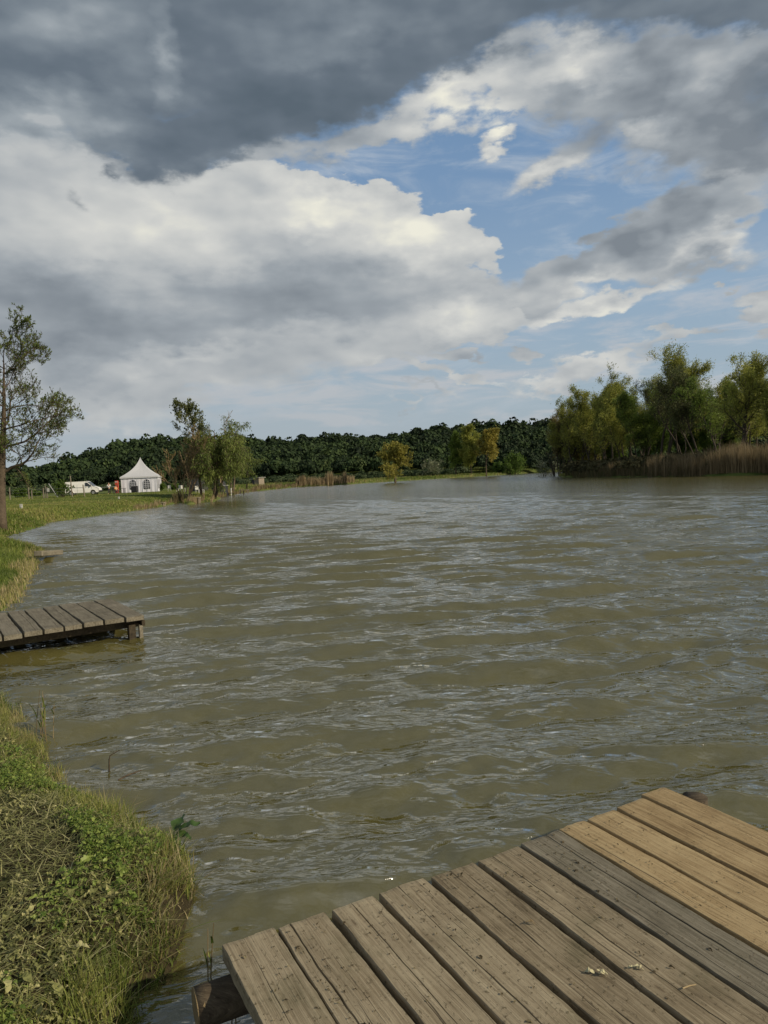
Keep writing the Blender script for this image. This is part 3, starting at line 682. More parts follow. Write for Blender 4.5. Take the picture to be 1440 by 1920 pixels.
# middle-distance grass: spit, far left bank, far shore
mb = MB()
P, d = on_land(150000, -12, -3.0, 7.5, 24, rg, 0.0)
r = np.hypot(P[:, 0], P[:, 1]); k = rg.rand(len(P)) < np.clip(1.25 - r / 26, .1, 1); P, d = P[k], d[k]; n = len(P)
pt = vnoise(P[:, 0] * .9, P[:, 1] * .9, 81, 4)
isdry = (d < .62 + .3 * pt) & (rg.rand(n) < .85)
tint = np.where(isdry, rg.uniform(.68, .98, n), np.clip(.47 + .2 * pt + .09 * rg.randn(n), .15, .72))
blades(mb, P, rg.uniform(.04, .14, n) * (1 + .5 * isdry) * (1 + .3 * pt), rg.uniform(.007, .016, n), rg.uniform(0, 6.28, n), np.abs(rg.randn(n)) * .5 + .15, tint, 2)
tag(mb.build('grass', m_grass), 'green grass with a dry straw edge on the spit behind the small pier', 'grass', kind='stuff')
mb = MB()
def ring_land(n, az0, az1, r0, r1, dmin, dmax, pw=1.0):
    a = np.radians(rg.uniform(az0, az1, n)); rr = r0 * (r1 / r0) ** (rg.rand(n) ** pw); x = rr * np.sin(a); y = rr * np.cos(a)
    dd = sdist(x, y); k = (dd > dmin) & (dd < dmax); x, y, dd, rr = x[k], y[k], dd[k], rr[k]
    return np.stack([x, y, height(x, y, dd)], -1), dd, rr
P, d, r = ring_land(260000, -36, -8, 22, 130, 0.0, 60)
n = len(P); pt = vnoise(P[:, 0] * .22, P[:, 1] * .22, 83, 4)
isdry = (rg.rand(n) < np.clip(.45 - d * .5, .04, 1) * (.55 + .6 * pt)) | (rg.rand(n) < .10)
tint = np.where(isdry, rg.uniform(.66, .95, n), np.clip(.50 + .24 * pt + .08 * rg.randn(n), .15, .74))
lush = np.clip(1.6 - np.abs(d - .8) * .5, .35, 1.3)
blades(mb, P, rg.uniform(.05, .17, n) * lush * (1 + .5 * np.maximum(pt, 0)), .010 + .00055 * r * rg.uniform(.7, 1.5, n), rg.uniform(0, 6.28, n), np.abs(rg.randn(n)) * .5 + .2, tint, 2)
tag(mb.build('grass', m_grass), 'sunlit grassy bank rising from the water below the van and tent', 'grass', kind='stuff')
mb = MB()
P, d, r = ring_land(220000, -14, 16, 95, 420, 0.0, 45)
n = len(P); pt = vnoise(P[:, 0] * .06, P[:, 1] * .06, 84, 4)
isdry = (rg.rand(n) < np.clip(.55 - d * .12, .08, 1) * (.5 + .9 * pt))
tint = np.where(isdry, rg.uniform(.66, .92, n), np.clip(.42 + .22 * pt + .08 * rg.randn(n), .1, .7))
blades(mb, P, rg.uniform(.2, .6, n) * (1 + .6 * isdry), .0009 * r, rg.uniform(0, 6.28, n), np.abs(rg.randn(n)) * .4 + .15, tint, 1)
tag(mb.build('grass', m_grass), 'rough grass along the far shore below the wooded hill', 'grass', kind='stuff')
# reeds: far shore stretch and island front
def reeds(spec, name, label):
    mb = MB()
    for (n0_, px0, px1, y_of, dlo, dhi, hlo, hhi, wk, tlo, thi) in spec:
        px = rg.uniform(px0, px1, n0_); py = np.interp(px, [q[0] for q in y_of], [q[1] for q in y_of])
        G = np.array([un(a_, b_)[:2] for a_, b_ in zip(px, py)]); u = G / np.linalg.norm(G, axis=1, keepdims=True)
        G = G + u * rg.uniform(dlo, dhi, n0_)[:, None]; dd = sdist(G[:, 0], G[:, 1]); k = dd > -.3; G, dd, px = G[k], dd[k], px[k]
        n = len(G); z = np.maximum(height(G[:, 0], G[:, 1], dd), -.05); r = np.hypot(G[:, 0], G[:, 1])
        pt = vnoise(px / 14.0, G[:, 1] / 3, 91, 3)
        h = rg.uniform(hlo, hhi, n) * (1 + .22 * pt)
        blades(mb, np.column_stack([G, z]), h, wk * r * rg.uniform(.6, 1.3, n), rg.uniform(0, 6.28, n), np.abs(rg.randn(n)) * .12 + .03, np.clip(rg.uniform(tlo, thi, n) + .15 * pt, 0, 1), 3, 1.5)
    return tag(mb.build(name, m_reed), label, 'reeds', kind='stuff')
isl_y = isl_px
reeds([(5200, 1215, 1480, isl_y, .3, 5, 1.7, 3.0, .00045, .3, .9), (5200, 1330, 1600, isl_y, .3, 6, 2.2, 3.5, .00045, .3, .95), (3800, 1060, 1300, isl_y, .2, 4, .5, 1.5, .0006, 0, .45), (2500, 1120, 1250, isl_y, 2, 5, 1.2, 2.2, .0005, .15, .7)],
      'reeds', 'brown dry reeds standing along the front of the wooded island')
far_y = left_px
reeds([(1500, 555, 665, far_y, .3, 7, .9, 2.0, .0007, .35, .95), (300, 562, 572, far_y, .3, 2, 2.0, 3.2, .0006, .5, 1), (200, 612, 624, far_y, .3, 2, 2.0, 3.4, .0006, .5, 1), (120, 645, 650, far_y, .3, 2, 2.4, 3.6, .0006, .5, 1), (900, 470, 560, far_y, .2, 3, .4, 1.0, .0007, .2, .8)],
      'reeds', 'pale dry reeds on the far shore between the shed and the lone round tree')
reeds([(420, 250, 345, far_y, .05, 1.2, .2, .5, .0006, .35, .95), (260, 350, 384, far_y, .1, 1.4, .3, .8, .0006, .35, .9), (300, 325, 345, far_y, .1, 2.0, .5, 1.2, .0006, .0, .4), (500, 395, 470, far_y, .1, 2.0, .3, .7, .0006, .3, .9)],
      'reeds', 'low dry reeds on the left bank in front of the tall tree group')

# ------------------------------------------------------------------ forest on the hill
m_forest = foliage('forest_canopy', [(0.0, (.012, .022, .010)), (.35, (.022, .040, .014)), (.65, (.036, .062, .019)), (.85, (.055, .085, .026)), (1.0, (.085, .11, .04))], .15, .8)
def lumpy_crown(seed, ncard=260, card=.25):
    rg_ = np.random.RandomState(seed); V = []; Qd = []; tt = []
    sub = rg_.randn(7, 3); sub /= np.linalg.norm(sub, axis=1, keepdims=True); sub *= rg_.uniform(.3, .62, (7, 1)); sub[:, 2] = np.abs(sub[:, 2]) * .9 - .1
    sr = rg_.uniform(.34, .6, 7)
    for i in range(ncard):
        k = rg_.randint(7); n_ = rg_.randn(3); n_ /= np.linalg.norm(n_)
        if n_[2] < -.3: n_[2] *= -1
        c = sub[k] + n_ * sr[k] * rg_.uniform(.8, 1.06)
        nn = n_ + rg_.randn(3) * .55; nn /= np.linalg.norm(nn)
        a_ = np.cross(nn, rg_.randn(3)); a_ /= np.linalg.norm(a_); b_ = np.cross(nn, a_); s_ = card * rg_.uniform(.5, 1.1)
        j = len(V); V += [c - a_ * s_ * .5 - b_ * s_ * .3, c + a_ * s_ * .5 - b_ * s_ * .5, c + a_ * s_ * .4 + b_ * s_ * .5, c - a_ * s_ * .5 + b_ * s_ * .4]
        Qd.append([j, j + 1, j + 2, j + 3]); tt += [rg_.uniform(-.18, .18)] * 4
    return np.array(V), np.array(Qd), np.array(tt)
tpls = [lumpy_crown(s_) for s_ in range(6)]
mb = MB(); nC_ = 7000
az_ = np.radians(rg.uniform(-37, 40, nC_)); rr = rg.uniform(345, 575, nC_); x = rr * np.sin(az_); y = rr * np.cos(az_); z = height(x, y)
hh = rg.uniform(7, 13, nC_) * (.8 + .3 * (rr > 400)); hh[rr > 500] *= rg.uniform(.6, 1.4, (rr > 500).sum())
kind_n = vnoise(x / 40, y / 40, 95, 3)
for i, (tv, tq, tt) in enumerate(tpls):
    k = np.arange(nC_) % 6 == i; kk = k.sum()
    P = np.column_stack([x[k], y[k], z[k] + hh[k] * .55])
    stamp(mb, tv * np.array([1, 1, 1.15]), tq, P, hh[k] * rg.uniform(.34, .54, kk), rg.uniform(0, 6.28, kk), rg.uniform(0, .2, kk), rg.uniform(0, 6.28, kk), np.clip(.42 + .22 * kind_n[k] + rg.randn(kk) * .16, .05, .95), tt)
tag(mb.build('forest', m_forest), 'dark green woodland covering the long hill behind the lake', 'forest', kind='stuff')
# scrub at the foot of the hill
mb = MB(); nS_ = 1500
m_scrub = foliage('scrub_leaves', [(0.0, (.02, .035, .014)), (.4, (.04, .065, .025)), (.75, (.075, .10, .045)), (1.0, (.11, .135, .06))], .2, .8)
az_ = np.radians(rg.uniform(-36, 22, nS_)); rr = rg.uniform(215, 345, nS_); x = rr * np.sin(az_); y = rr * np.cos(az_); dd = sdist(x, y); k = dd > 22; x, y, dd, rr = x[k], y[k], dd[k], rr[k]; n = len(x)
z = height(x, y, dd); hh = rg.uniform(1.4, 4.0, n) * np.clip((rr - 190) / 120, .5, 1.1)
for i, (tv, tq, tt) in enumerate(tpls):
    k = np.arange(n) % 6 == i; kk = k.sum()
    stamp(mb, tv * np.array([1.4, 1.4, 1.0]), tq, np.column_stack([x[k], y[k], z[k] + hh[k] * .4]), hh[k] * .6, rg.uniform(0, 6.28, kk), rg.uniform(0, .2, kk), rg.uniform(0, 6.28, kk), np.clip(rg.uniform(.1, .8, kk), 0, 1), tt)
tag(mb.build('scrub', m_scrub), 'low grey green scrub at the foot of the wooded hill', 'scrub', kind='stuff')

# ------------------------------------------------------------------ trees
m_trunk = woodmat('tree_bark', [(.30, (.035, .027, .018)), (.5, (.085, .065, .045)), (.75, (.17, .135, .095))], .3, .15)
m_trunk_d = pbr('dark_twigs', (.045, .035, .024), .9, .35, 3)
m_trunk_b = pbr('brown_twigs', (.24, .17, .10), .9, .3, 3)
def leafmat(nm, a_, b_, c_, tr=.4): return foliage(nm, [(0.0, a_), (.5, b_), (1.0, c_)], tr, .55)
LM = {
    'sparse': leafmat('young_green_leaves', (.04, .06, .015), (.10, .14, .03), (.20, .24, .06), .4),
    'poplar': leafmat('grey_green_leaves', (.05, .065, .025), (.11, .13, .045), (.19, .20, .08)),
    'willow': leafmat('willow_leaves', (.08, .125, .022), (.16, .225, .04), (.27, .33, .07)),
    'olive': leafmat('olive_yellow_leaves', (.15, .17, .035), (.30, .32, .065), (.47, .46, .125), .5),
    'amber': leafmat('amber_leaves', (.16, .15, .03), (.30, .26, .05), (.42, .33, .08)),
    'brown': leafmat('brownish_buds', (.10, .095, .03), (.19, .165, .055), (.29, .24, .085)),
    'pale': leafmat('pale_blossom_leaves', (.10, .12, .06), (.20, .22, .13), (.32, .34, .24)),
    'green': leafmat('fresh_green_leaves', (.05, .085, .015), (.10, .165, .03), (.18, .25, .05), .48),
}
def unitv(v): return v / (np.linalg.norm(v) + 1e-9)
def grow_tree(seed, h, sp):
    """returns list of (pts, radii, level)"""
    rg_ = np.random.RandomState(seed); out_ = []
    wind = np.array(sp.get('wind', (0, 0, 0)), float)
    def branch(p, d, L, r, lev, tip_r):
        ns = max(3, int(sp['segs'][lev])); pts = [p.copy()]; rad = [r]; dd = unitv(d.copy())
        for i in range(ns):
            f = (i + 1) / ns
            dd = unitv(dd + rg_.randn(3) * sp['wander'][lev] / math.sqrt(ns) + np.array([0, 0, sp['trop'][lev]]) / ns + wind * (lev >= sp.get('wlev', 2)) / ns)
            p = p + dd * L / ns; pts.append(p.copy()); rad.append(r + (tip_r - r) * f ** sp.get('tap', .9))
        out_.append((np.array(pts), np.array(rad), lev))
        if lev + 1 >= sp['levels']: return
        nchild = max(1, int(rg_.poisson(sp['n'][lev]) if sp['n'][lev] > 6 else sp['n'][lev] + rg_.randint(-1, 2))); base_az = rg_.uniform(0, 6.283)
        for c in range(nchild):
            f = sp['start'][lev] + (1 - sp['start'][lev]) * ((c + rg_.uniform(.2, .9)) / nchild); f = min(f, .99)
            x_ = f * ns; i = int(x_); q = pts[i] + (pts[min(i + 1, ns)] - pts[i]) * (x_ - i); pd_ = unitv(pts[min(i + 1, ns)] - pts[i])
            a_ = base_az + c * 2.4 + rg_.uniform(-.4, .4); perp = unitv(np.cross(pd_, np.array([math.cos(a_), math.sin(a_), .3 * math.sin(a_ * 2)]))) 
            an = R_(sp['ang'][lev] * rg_.uniform(.7, 1.25)) * (1 - .25 * f)
            cd = pd_ * math.cos(an) + perp * math.sin(an)
            cr = (rad[i]) * sp['rr'][lev] * rg_.uniform(.8, 1.1)
            cl = L * sp['lr'][lev] * rg_.uniform(.65, 1.2) * (1 - sp['fall'][lev] * f)
            branch(q, cd, cl, cr, lev + 1, max(cr * .25, sp['minr']))
    for k in range(sp.get('stems', 1)):
        a_ = rg_.uniform(0, 6.283) if sp.get('stems', 1) > 1 else 0
        lean = R_(sp.get('splay', 0)) * rg_.uniform(.3, 1); ld = np.array([math.cos(a_ + k * 2.1) * math.sin(lean), math.sin(a_ + k * 2.1) * math.sin(lean), math.cos(lean)]) + np.array(sp.get('lean', (0, 0, 0)))
        p0 = np.array([math.cos(a_ + k * 2.1), math.sin(a_ + k * 2.1), 0]) * sp.get('base', .0) * (1 if sp.get('stems', 1) > 1 else 0); p0[2] = -.15
        branch(p0, ld, h * sp['trunk'] * (rg_.uniform(.75, 1.08) if k else 1.0), sp['r0'] * h * (rg_.uniform(.6, 1) if k else 1), 0, sp['r0'] * h * sp.get('tipf', .22))
    return out_
def make_tree(name, label, seed, px, Y, toppy, sp, group=None, base_z=None, x=None, cat='tree', scale_to=None):
    X0 = x if x is not None else x_at(px, Y, .8)
    z0 = hz(X0, Y) if base_z is None else base_z
    top = un_at(px, toppy, Y)[2]; h = top - z0
    br = grow_tree(seed, h, sp); rg_ = np.random.RandomState(seed + 999)
    # leaves sit along the last branches
    term = [(p, r) for p, r, l in br if l >= sp['leaf_from']]
    mxz = np.percentile(np.concatenate([p[:, 2] for p, _ in term]), 99.5); k = h / mxz
    root = empty(name, (X0, Y, z0), 0, label, cat, group)
    wood = MB()
    for p, r, l in br: wood.tube(p * k, np.maximum(r, sp['minr']) * k, 8 if l == 0 else (5 if l == 1 else 3), cap=(l == 0), tint=.5)
    wo_ = wood.build('trunk', sp['bark'], root, smooth=True)
    if sp.get('lpt', 0) > 0:
        lf = MB(); cs = []; ds = []; per = sp['lpt']
        for p, r in term:
            m_ = rg_.poisson(per)
            if m_ == 0: continue
            f = rg_.uniform(.15, 1.05, m_) * (len(p) - 1); i = np.clip(f.astype(int), 0, len(p) - 2); q = p[i] + (p[i + 1] - p[i]) * (f - i)[:, None]
            cs.append(q); ds.append(p[i + 1] - p[i])
        C = np.concatenate(cs) * k; D = np.concatenate(ds); D /= np.linalg.norm(D, axis=1, keepdims=True) + 1e-9; n = len(C)
        C += rg_.randn(n, 3) * sp['spread'] * h / 10
        D = D * sp.get('along', .6) + rg_.randn(n, 3) * .5 + np.array([0, 0, sp['ldroop']]) + np.array(sp.get('wind', (0, 0, 0))) * .4
        D /= np.linalg.norm(D, axis=1, keepdims=True); S = np.cross(D, rg_.randn(n, 3)); S /= np.linalg.norm(S, axis=1, keepdims=True) + 1e-9
        Ln = (sp['ll'] * rg_.uniform(.6, 1.3, n))[:, None]; Wd = Ln * sp['lw']
        V = np.stack([C, C + D * Ln * .45 + S * Wd * .5, C + D * Ln, C + D * Ln * .45 - S * Wd * .5], 1)
        cl = vnoise(C[:, 0] * 4 / h * 2.2, C[:, 2] * 4 / h * 2.2, seed % 200, 3) * .22 + vnoise(C[:, 1] * 9 / h, C[:, 2] * 9 / h, seed % 200 + 1, 2) * .15
        lf.add(V.reshape(-1, 3), np.arange(n * 4).reshape(-1, 4), None, np.repeat(np.clip(.45 + cl + rg_.randn(n) * .16, 0, 1), 4))
        lf.build('crown', sp['leaf'], root)
    return root
base = dict(levels=4, segs=(9, 7, 5, 4), wander=(.10, .35, .5, .6), trop=(.2, .35, .3, .1), n=(10, 7, 6), start=(.28, .2, .1), ang=(48, 45, 42), rr=(.5, .55, .5), lr=(.5, .5, .5), fall=(.45, .3, .3),
            minr=.008, trunk=.85, r0=.022, leaf_from=2, lpt=14, spread=.18, ll=.26, lw=.5, ldroop=-.2, bark=m_trunk, leaf=LM['olive'])
def S(**k): d_ = dict(base); d_.update(k); return d_

# big sparse tree at the left edge
sp_left = S(levels=5, segs=(12, 10, 8, 6, 5), wander=(.06, .5, .6, .6, .6), trop=(.25, .05, .25, .8, 1.2), n=(20, 11, 8, 6), start=(.28, .15, .12, .1), ang=(72, 50, 46, 40), rr=(.42, .5, .5, .5), lr=(.54, .55, .42, .5), fall=(.5, .35, .3, .3),
            minr=.006, tipf=.04, trunk=.92, r0=.030, leaf_from=3, lpt=1.9, spread=.015, ll=.095, lw=.42, ldroop=.25, along=.8, leaf=LM['sparse'], bark=m_trunk, wander0=1)
make_tree('bankside_tree', 'large sparse tree with few young leaves, cut by the left edge of the photo', 7, 1, 30.5, 588, sp_left)
# middle group on the left bank
sp_bare = S(levels=4, stems=8, splay=30, base=.3, segs=(9, 7, 6, 4), wander=(.35, .4, .4, .4), trop=(.3, .6, .7, .5), n=(8, 6, 4), start=(.2, .15, .1), ang=(30, 28, 26), rr=(.5, .5, .5), lr=(.5, .5, .5), minr=.022, r0=.011, trunk=.95, lpt=4, ll=.16, lw=.35, ldroop=.3, along=1.0, leaf=LM['brown'], bark=m_trunk_b, spread=.03)
make_tree('bare_shrub', 'leafless brown many stemmed tree beside the white tent', 21, 346, 73, 806, sp_bare, 'tall trees on the left bank')
sp_pop = S(levels=4, segs=(12, 8, 5, 4), wander=(.05, .3, .4, .5), trop=(.1, .8, .7, .3), n=(15, 7, 5), start=(.38, .15, .1), ang=(42, 36, 36), lr=(.34, .45, .5), fall=(.35, .3, .3), r0=.014, minr=.012, trunk=.97, lpt=11, ll=.20, lw=.6, spread=.10, leaf=LM['poplar'], bark=m_trunk, ldroop=0, lean=(-.03, 0, 0))
make_tree('tall_slim_tree', 'tallest slim grey leaved tree of the group right of the tent', 33, 378, 76, 750, sp_pop, 'tall trees on the left bank')
sp_wil = S(levels=4, stems=4, splay=30, base=.35, segs=(9, 8, 7, 5), wander=(.3, .4, .4, .3), trop=(.1, .1, -.5, -1.2), n=(10, 8, 6), start=(.36, .2, .1), ang=(52, 50, 45), lr=(.70, .5, .5), fall=(.35, .3, .2), r0=.020, minr=.014, trunk=.72, lpt=12, ll=.24, lw=.28, spread=.16, ldroop=-.9, along=.5, leaf=leafmat('muted_willow_leaves', (.065, .095, .022), (.14, .18, .038), (.24, .28, .07)), bark=m_trunk)
make_tree('willow', 'broad green willow with several stout trunks at the waterside', 45, 396, 76, 796, sp_wil, 'tall trees on the left bank')
make_tree('willow', 'drooping bright green willow leaning right of the stout one', 47, 432, 106, 812, dict(sp_wil, stems=2, splay=18, trunk=.75, lpt=11), 'tall trees on the left bank')
sp_tips = S(levels=3, stems=3, splay=14, base=.2, segs=(10, 6, 5), wander=(.25, .3, .4), trop=(.2, .9, .7), n=(9, 5), start=(.55, .2), ang=(26, 24), lr=(.32, .5), r0=.010, minr=.014, trunk=.98, leaf_from=1, lpt=2, ll=.16, lw=.4, spread=.03, leaf=LM['poplar'], bark=m_trunk_b)
make_tree('bare_topped_tree', 'thin tree whose leafless twigs rise above the willow crowns', 52, 416, 98, 772, sp_tips, 'tall trees on the left bank')
# lone trees on the far shore
sp_round = S(levels=4, trunk=.6, trop=(.2, .2, .1, -.2), ang=(62, 50, 45), n=(14, 8, 5), start=(.4, .15, .1), lr=(.78, .5, .5), lpt=20, ll=.42, lw=.55, spread=.22, r0=.022, minr=.02, leaf=leafmat('olive_amber_leaves', (.13, .135, .025), (.25, .235, .045), (.38, .32, .07)))
make_tree('round_tree', 'lone round olive tree on the far shore', 61, 741, 176, 830, sp_round)
sp_up = S(trunk=.9, trop=(.2, .5, .3, .1), ang=(40, 40, 40), start=(.2, .15, .1), lr=(.40, .5, .5), lpt=20, ll=.62, lw=.5, spread=.22, r0=.014, minr=.03, leaf=LM['willow'])
make_tree('slender_tree', 'slender green tree at the left of the far shore trio', 63, 855, 265, 812, sp_up, 'trio of trees on the far shore')
make_tree('grey_green_tree', 'olive green middle tree of the far shore trio', 65, 884, 262, 800, dict(sp_up, leaf=LM['olive'], lr=(.46, .5, .5), stems=2, splay=12), 'trio of trees on the far shore')
make_tree('amber_tree', 'orange tinged tree at the right of the far shore trio', 68, 912, 258, 807, dict(sp_up, leaf=LM['amber'], lr=(.5, .5, .5), ang=(50, 45, 40), start=(.4, .15, .1), trunk=.75), 'trio of trees on the far shore')
sp_bush = S(levels=3, stems=7, splay=45, base=.4, segs=(6, 5, 4), wander=(.3, .4, .5), trop=(.2, .2, .1), n=(7, 5), start=(.15, .1), ang=(50, 45), lr=(.6, .5), r0=.018, minr=.02, trunk=.85, leaf_from=1, lpt=26, ll=.55, lw=.6, spread=.5, ldroop=0, leaf=LM['green'], bark=m_trunk_d)
make_tree('round_bush', 'bright green round bush right of the far shore trio', 71, 966, 300, 852, sp_bush, cat='bush')
make_tree('round_bush', 'smaller green bush beside the round one below the hill', 72, 935, 305, 868, dict(sp_bush, lpt=18), cat='bush')
make_tree('pale_bush', 'pale grey green bush between the round tree and the trio', 73, 811, 285, 862, dict(sp_bush, leaf=LM['pale'], lpt=7), cat='bush')
make_tree('pale_tree', 'small pale tree at the left tip of the wooded island', 75, 1024, 166, 858, dict(sp_bush, stems=3, splay=35, lpt=7, ll=.3, leaf=LM['pale'], r0=.02, minr=.012), cat='tree')
sp_stick = S(levels=3, stems=3, splay=12, segs=(7, 5, 4), n=(5, 3), ang=(30, 30), start=(.3, .2), lr=(.4, .5), r0=.03, minr=.02, trunk=1, leaf_from=1, lpt=1, ll=.2, leaf=LM['brown'], bark=m_trunk_d, spread=.05)
make_tree('bare_tree', 'thin dark leafless stems at the left tip of the wooded island', 76, 1041, 163, 846, sp_stick)
# island trees
wv = (.75, 0, .25)
i_w = S(levels=4, stems=3, splay=16, base=.5, segs=(10, 8, 6, 5), wander=(.3, .4, .45, .4), trop=(.35, .7, .6, -.1), n=(11, 7, 5), start=(.22, .15, .1), ang=(36, 38, 36), lr=(.42, .5, .55), fall=(.4, .3, .2), r0=.013, minr=.022, trunk=.92,
        lpt=17, ll=.32, lw=.30, spread=.17, ldroop=-.1, along=1.1, wind=wv, wlev=2, leaf=LM['olive'], bark=m_trunk_d)
isl = [  # px, Y, top, spec changes, label
    (1052, 158, 762, dict(leaf=LM['brown'], stems=6, splay=24, lpt=14, wind=(.2, 0, .1)), 'leftmost brownish twiggy tree of the wooded island'),
    (1082, 150, 742, dict(leaf=LM['olive'], stems=4, lpt=18, start=(.12, .15, .1)), 'olive tree second from the left end of the island'),
    (1112, 141, 728, dict(leaf=LM['olive'], stems=3, lpt=21), 'rounded olive tree third from the left end of the island'),
    (1143, 133, 706, dict(leaf=LM['olive'], stems=3, lpt=22), 'pointed yellow green tree left of the island centre'),
    (1176, 128, 728, dict(leaf=LM['olive'], stems=3, lpt=24, splay=20), 'dense low olive tree just left of the tallest island tree'),
    (1205, 122, 742, dict(leaf=LM['willow'], stems=3, lpt=18), 'short green tree with bare trunks at the foot of the tallest one'),
    (1243, 116, 662, dict(leaf=LM['olive'], stems=3, splay=11, lpt=20, start=(.42, .15, .1), r0=.016), 'tallest windblown willow near the middle of the island'),
    (1282, 112, 700, dict(leaf=LM['poplar'], stems=3, splay=18, lpt=6, start=(.4, .15, .1)), 'thinly leaved tree right of the tallest island tree'),
    (1318, 106, 690, dict(leaf=LM['poplar'], stems=3, lpt=14, start=(.35, .15, .1)), 'grey green windswept tree with a sparse top'),
    (1350, 100, 706, dict(leaf=LM['willow'], stems=2, lpt=15), 'mid green tree behind the brown reeds'),
    (1388, 94, 676, dict(leaf=LM['olive'], stems=1, r0=.032, lpt=22, trunk=.85, ang=(52, 42, 38), lr=(.5, .5, .55), start=(.3, .15, .1), wind=(.3, 0, .1)), 'broad yellow green tree on one thick dark trunk'),
    (1436, 90, 660, dict(leaf=LM['olive'], stems=2, lpt=20, r0=.018), 'tall windblown tree cut by the right edge of the photo'),
    (1500, 86, 640, dict(leaf=LM['olive'], stems=2, lpt=18), None),
    (1228, 135, 770, dict(leaf=LM['green'], stems=4, splay=25, lpt=20), 'green undergrowth tree behind the trunks of the tallest one'),
    (1300, 128, 778, dict(leaf=LM['green'], stems=4, splay=28, lpt=21), 'green low tree behind the sparse windswept ones'),
    (1100, 160, 790, dict(leaf=LM['brown'], stems=5, splay=28, lpt=18, start=(.1, .1, .1)), 'low brown thicket tree near the left end of the island'),
    (1160, 150, 792, dict(leaf=LM['willow'], stems=5, splay=28, lpt=18, start=(.1, .1, .1)), 'low green thicket tree left of the island centre'),
    (1128, 158, 742, dict(leaf=LM['olive'], stems=3, splay=22, lpt=20), 'pale olive tree filling the gap behind the pointed yellow green one'),
    (1194, 146, 714, dict(leaf=LM['olive'], stems=4, splay=20, lpt=24), 'olive tree in the back row left of the tallest island tree'),
    (1264, 138, 716, dict(leaf=LM['willow'], stems=3, splay=22, lpt=16), 'light green tree in the back row right of the tallest island tree'),
    (1330, 122, 694, dict(leaf=LM['olive'], stems=4, splay=20, lpt=22), 'olive tree in the back row above the reeds'),
    (1414, 110, 672, dict(leaf=LM['olive'], stems=4, splay=20, lpt=22), 'olive tree in the back row between the thick trunk and the photo edge'),
    (1356, 118, 782, dict(leaf=LM['green'], stems=4, splay=28, lpt=20), 'dark green low tree left of the thick dark trunk'),
]
for i, (px, Yd, tp, ch, lab) in enumerate(isl):
    if lab is None: continue
    make_tree('willow' if i % 2 == 0 else 'island_tree', lab, 200 + i * 3, px, Yd, tp, dict(i_w, **ch), 'trees on the wooded island')
# ground scrub on the island
mb = MB(); n = 420; px = rg.uniform(1062, 1470, n); G = np.array([un(a_, np.interp(a_, [q[0] for q in isl_px], [q[1] for q in isl_px]))[:2] for a_ in px]); u = G / np.linalg.norm(G, axis=1, keepdims=True)
G = G + u * rg.uniform(3, 24, n)[:, None]; z = height(G[:, 0], G[:, 1]); hh = rg.uniform(.8, 2.6, n)
for i, (tv, tq, tt) in enumerate(tpls):
    k = np.arange(n) % 6 == i; kk = k.sum()
    stamp(mb, tv, tq, np.column_stack([G[k], z[k] + hh[k] * .35]), hh[k] * .7, rg.uniform(0, 6.28, kk), rg.uniform(0, .2, kk), rg.uniform(0, 6.28, kk), rg.uniform(.0, .6, kk), tt)
m_brush = foliage('brown_brush', [(0.0, (.04, .04, .018)), (.4, (.08, .075, .03)), (1.0, (.15, .13, .06))], .25, .8)
tag(mb.build('undergrowth', m_brush), 'dark low undergrowth beneath the trees of the island', 'undergrowth', kind='stuff')
# bushes behind the fence
make_tree('young_shrub', 'upright green shrub in front of the left end of the van', 91, 120, 88, 902, dict(sp_bush, base=.1, stems=10, splay=38, lpt=12, ll=.17, lw=.4, spread=.12, minr=.008, ldroop=.5), cat='shrub')
for i, (px, Yd, tp, lab) in enumerate([(34, 110, 918, 'low bush behind the leftmost fence post'), (300, 118, 905, 'green bush right of the white tent'), (330, 125, 908, 'low green bush behind the leafless tree'), (66, 125, 921, 'small bush left of the fence sign board')]):
    make_tree('low_bush', lab, 95 + i, px, Yd, tp, dict(sp_bush, base=.1, stems=6, lpt=12, ll=.3, spread=.25, minr=.01), cat='bush')

# ------------------------------------------------------------------ things on the left bank
m_white = pbr('white_van_paint', (.72, .71, .67), .35, .04, 2); m_black = pbr('black_plastic', (.012, .012, .014), .6, .2); m_tyre = pbr('tyre_rubber', (.02, .02, .02), .8)
m_glass = pbr('dark_window_glass', (.02, .025, .03), .08, .1); m_canvas = pbr('white_canvas', (.54, .55, .60), .7, .06, 3); m_canvas_r = pbr('shaded_white_canvas_roof', (.43, .44, .46), .7, .06, 3)  # canvas colours hold the tent's shade: lavender walls, greyer roof
m_greyp = pbr('grey_paint', (.30, .31, .31), .6, .1); m_red = pbr('red_paint', (.40, .05, .02), .5, .1); m_lamp = pbr('lamp_glass', (.5, .12, .04), .3); m_rim = pbr('steel_rim', (.35, .35, .35), .4, .1, metal=.6)
m_post = pbr('old_fence_wood', (.17, .145, .11), .9, .3, 8); m_skin = pbr('skin', (.42, .25, .17), .6, .05); m_or = pbr('orange_shirt', (.72, .32, .03), .8, .1); m_ws = pbr('white_shirt', (.70, .70, .68), .8, .06)
m_hair = pbr('dark_hair', (.03, .02, .015), .7, .2); m_tr = pbr('dark_trousers', (.03, .03, .04), .8, .2); m_tarp = pbr('black_shelter_fabric', (.012, .014, .016), .7, .3, 5); m_pale = pbr('pale_plastic', (.42, .42, .38), .6, .1)
m_shedw = woodmat('shed_boards', [(.3, (.12, .10, .075)), (.5, (.23, .195, .15)), (.75, (.33, .29, .23))], .3); m_roof = pbr('pale_sheet_roof', (.42, .41, .38), .6, .12, 2)

def rz3(a): return np.array([[math.cos(a), -math.sin(a), 0], [math.sin(a), math.cos(a), 0], [0, 0, 1]])
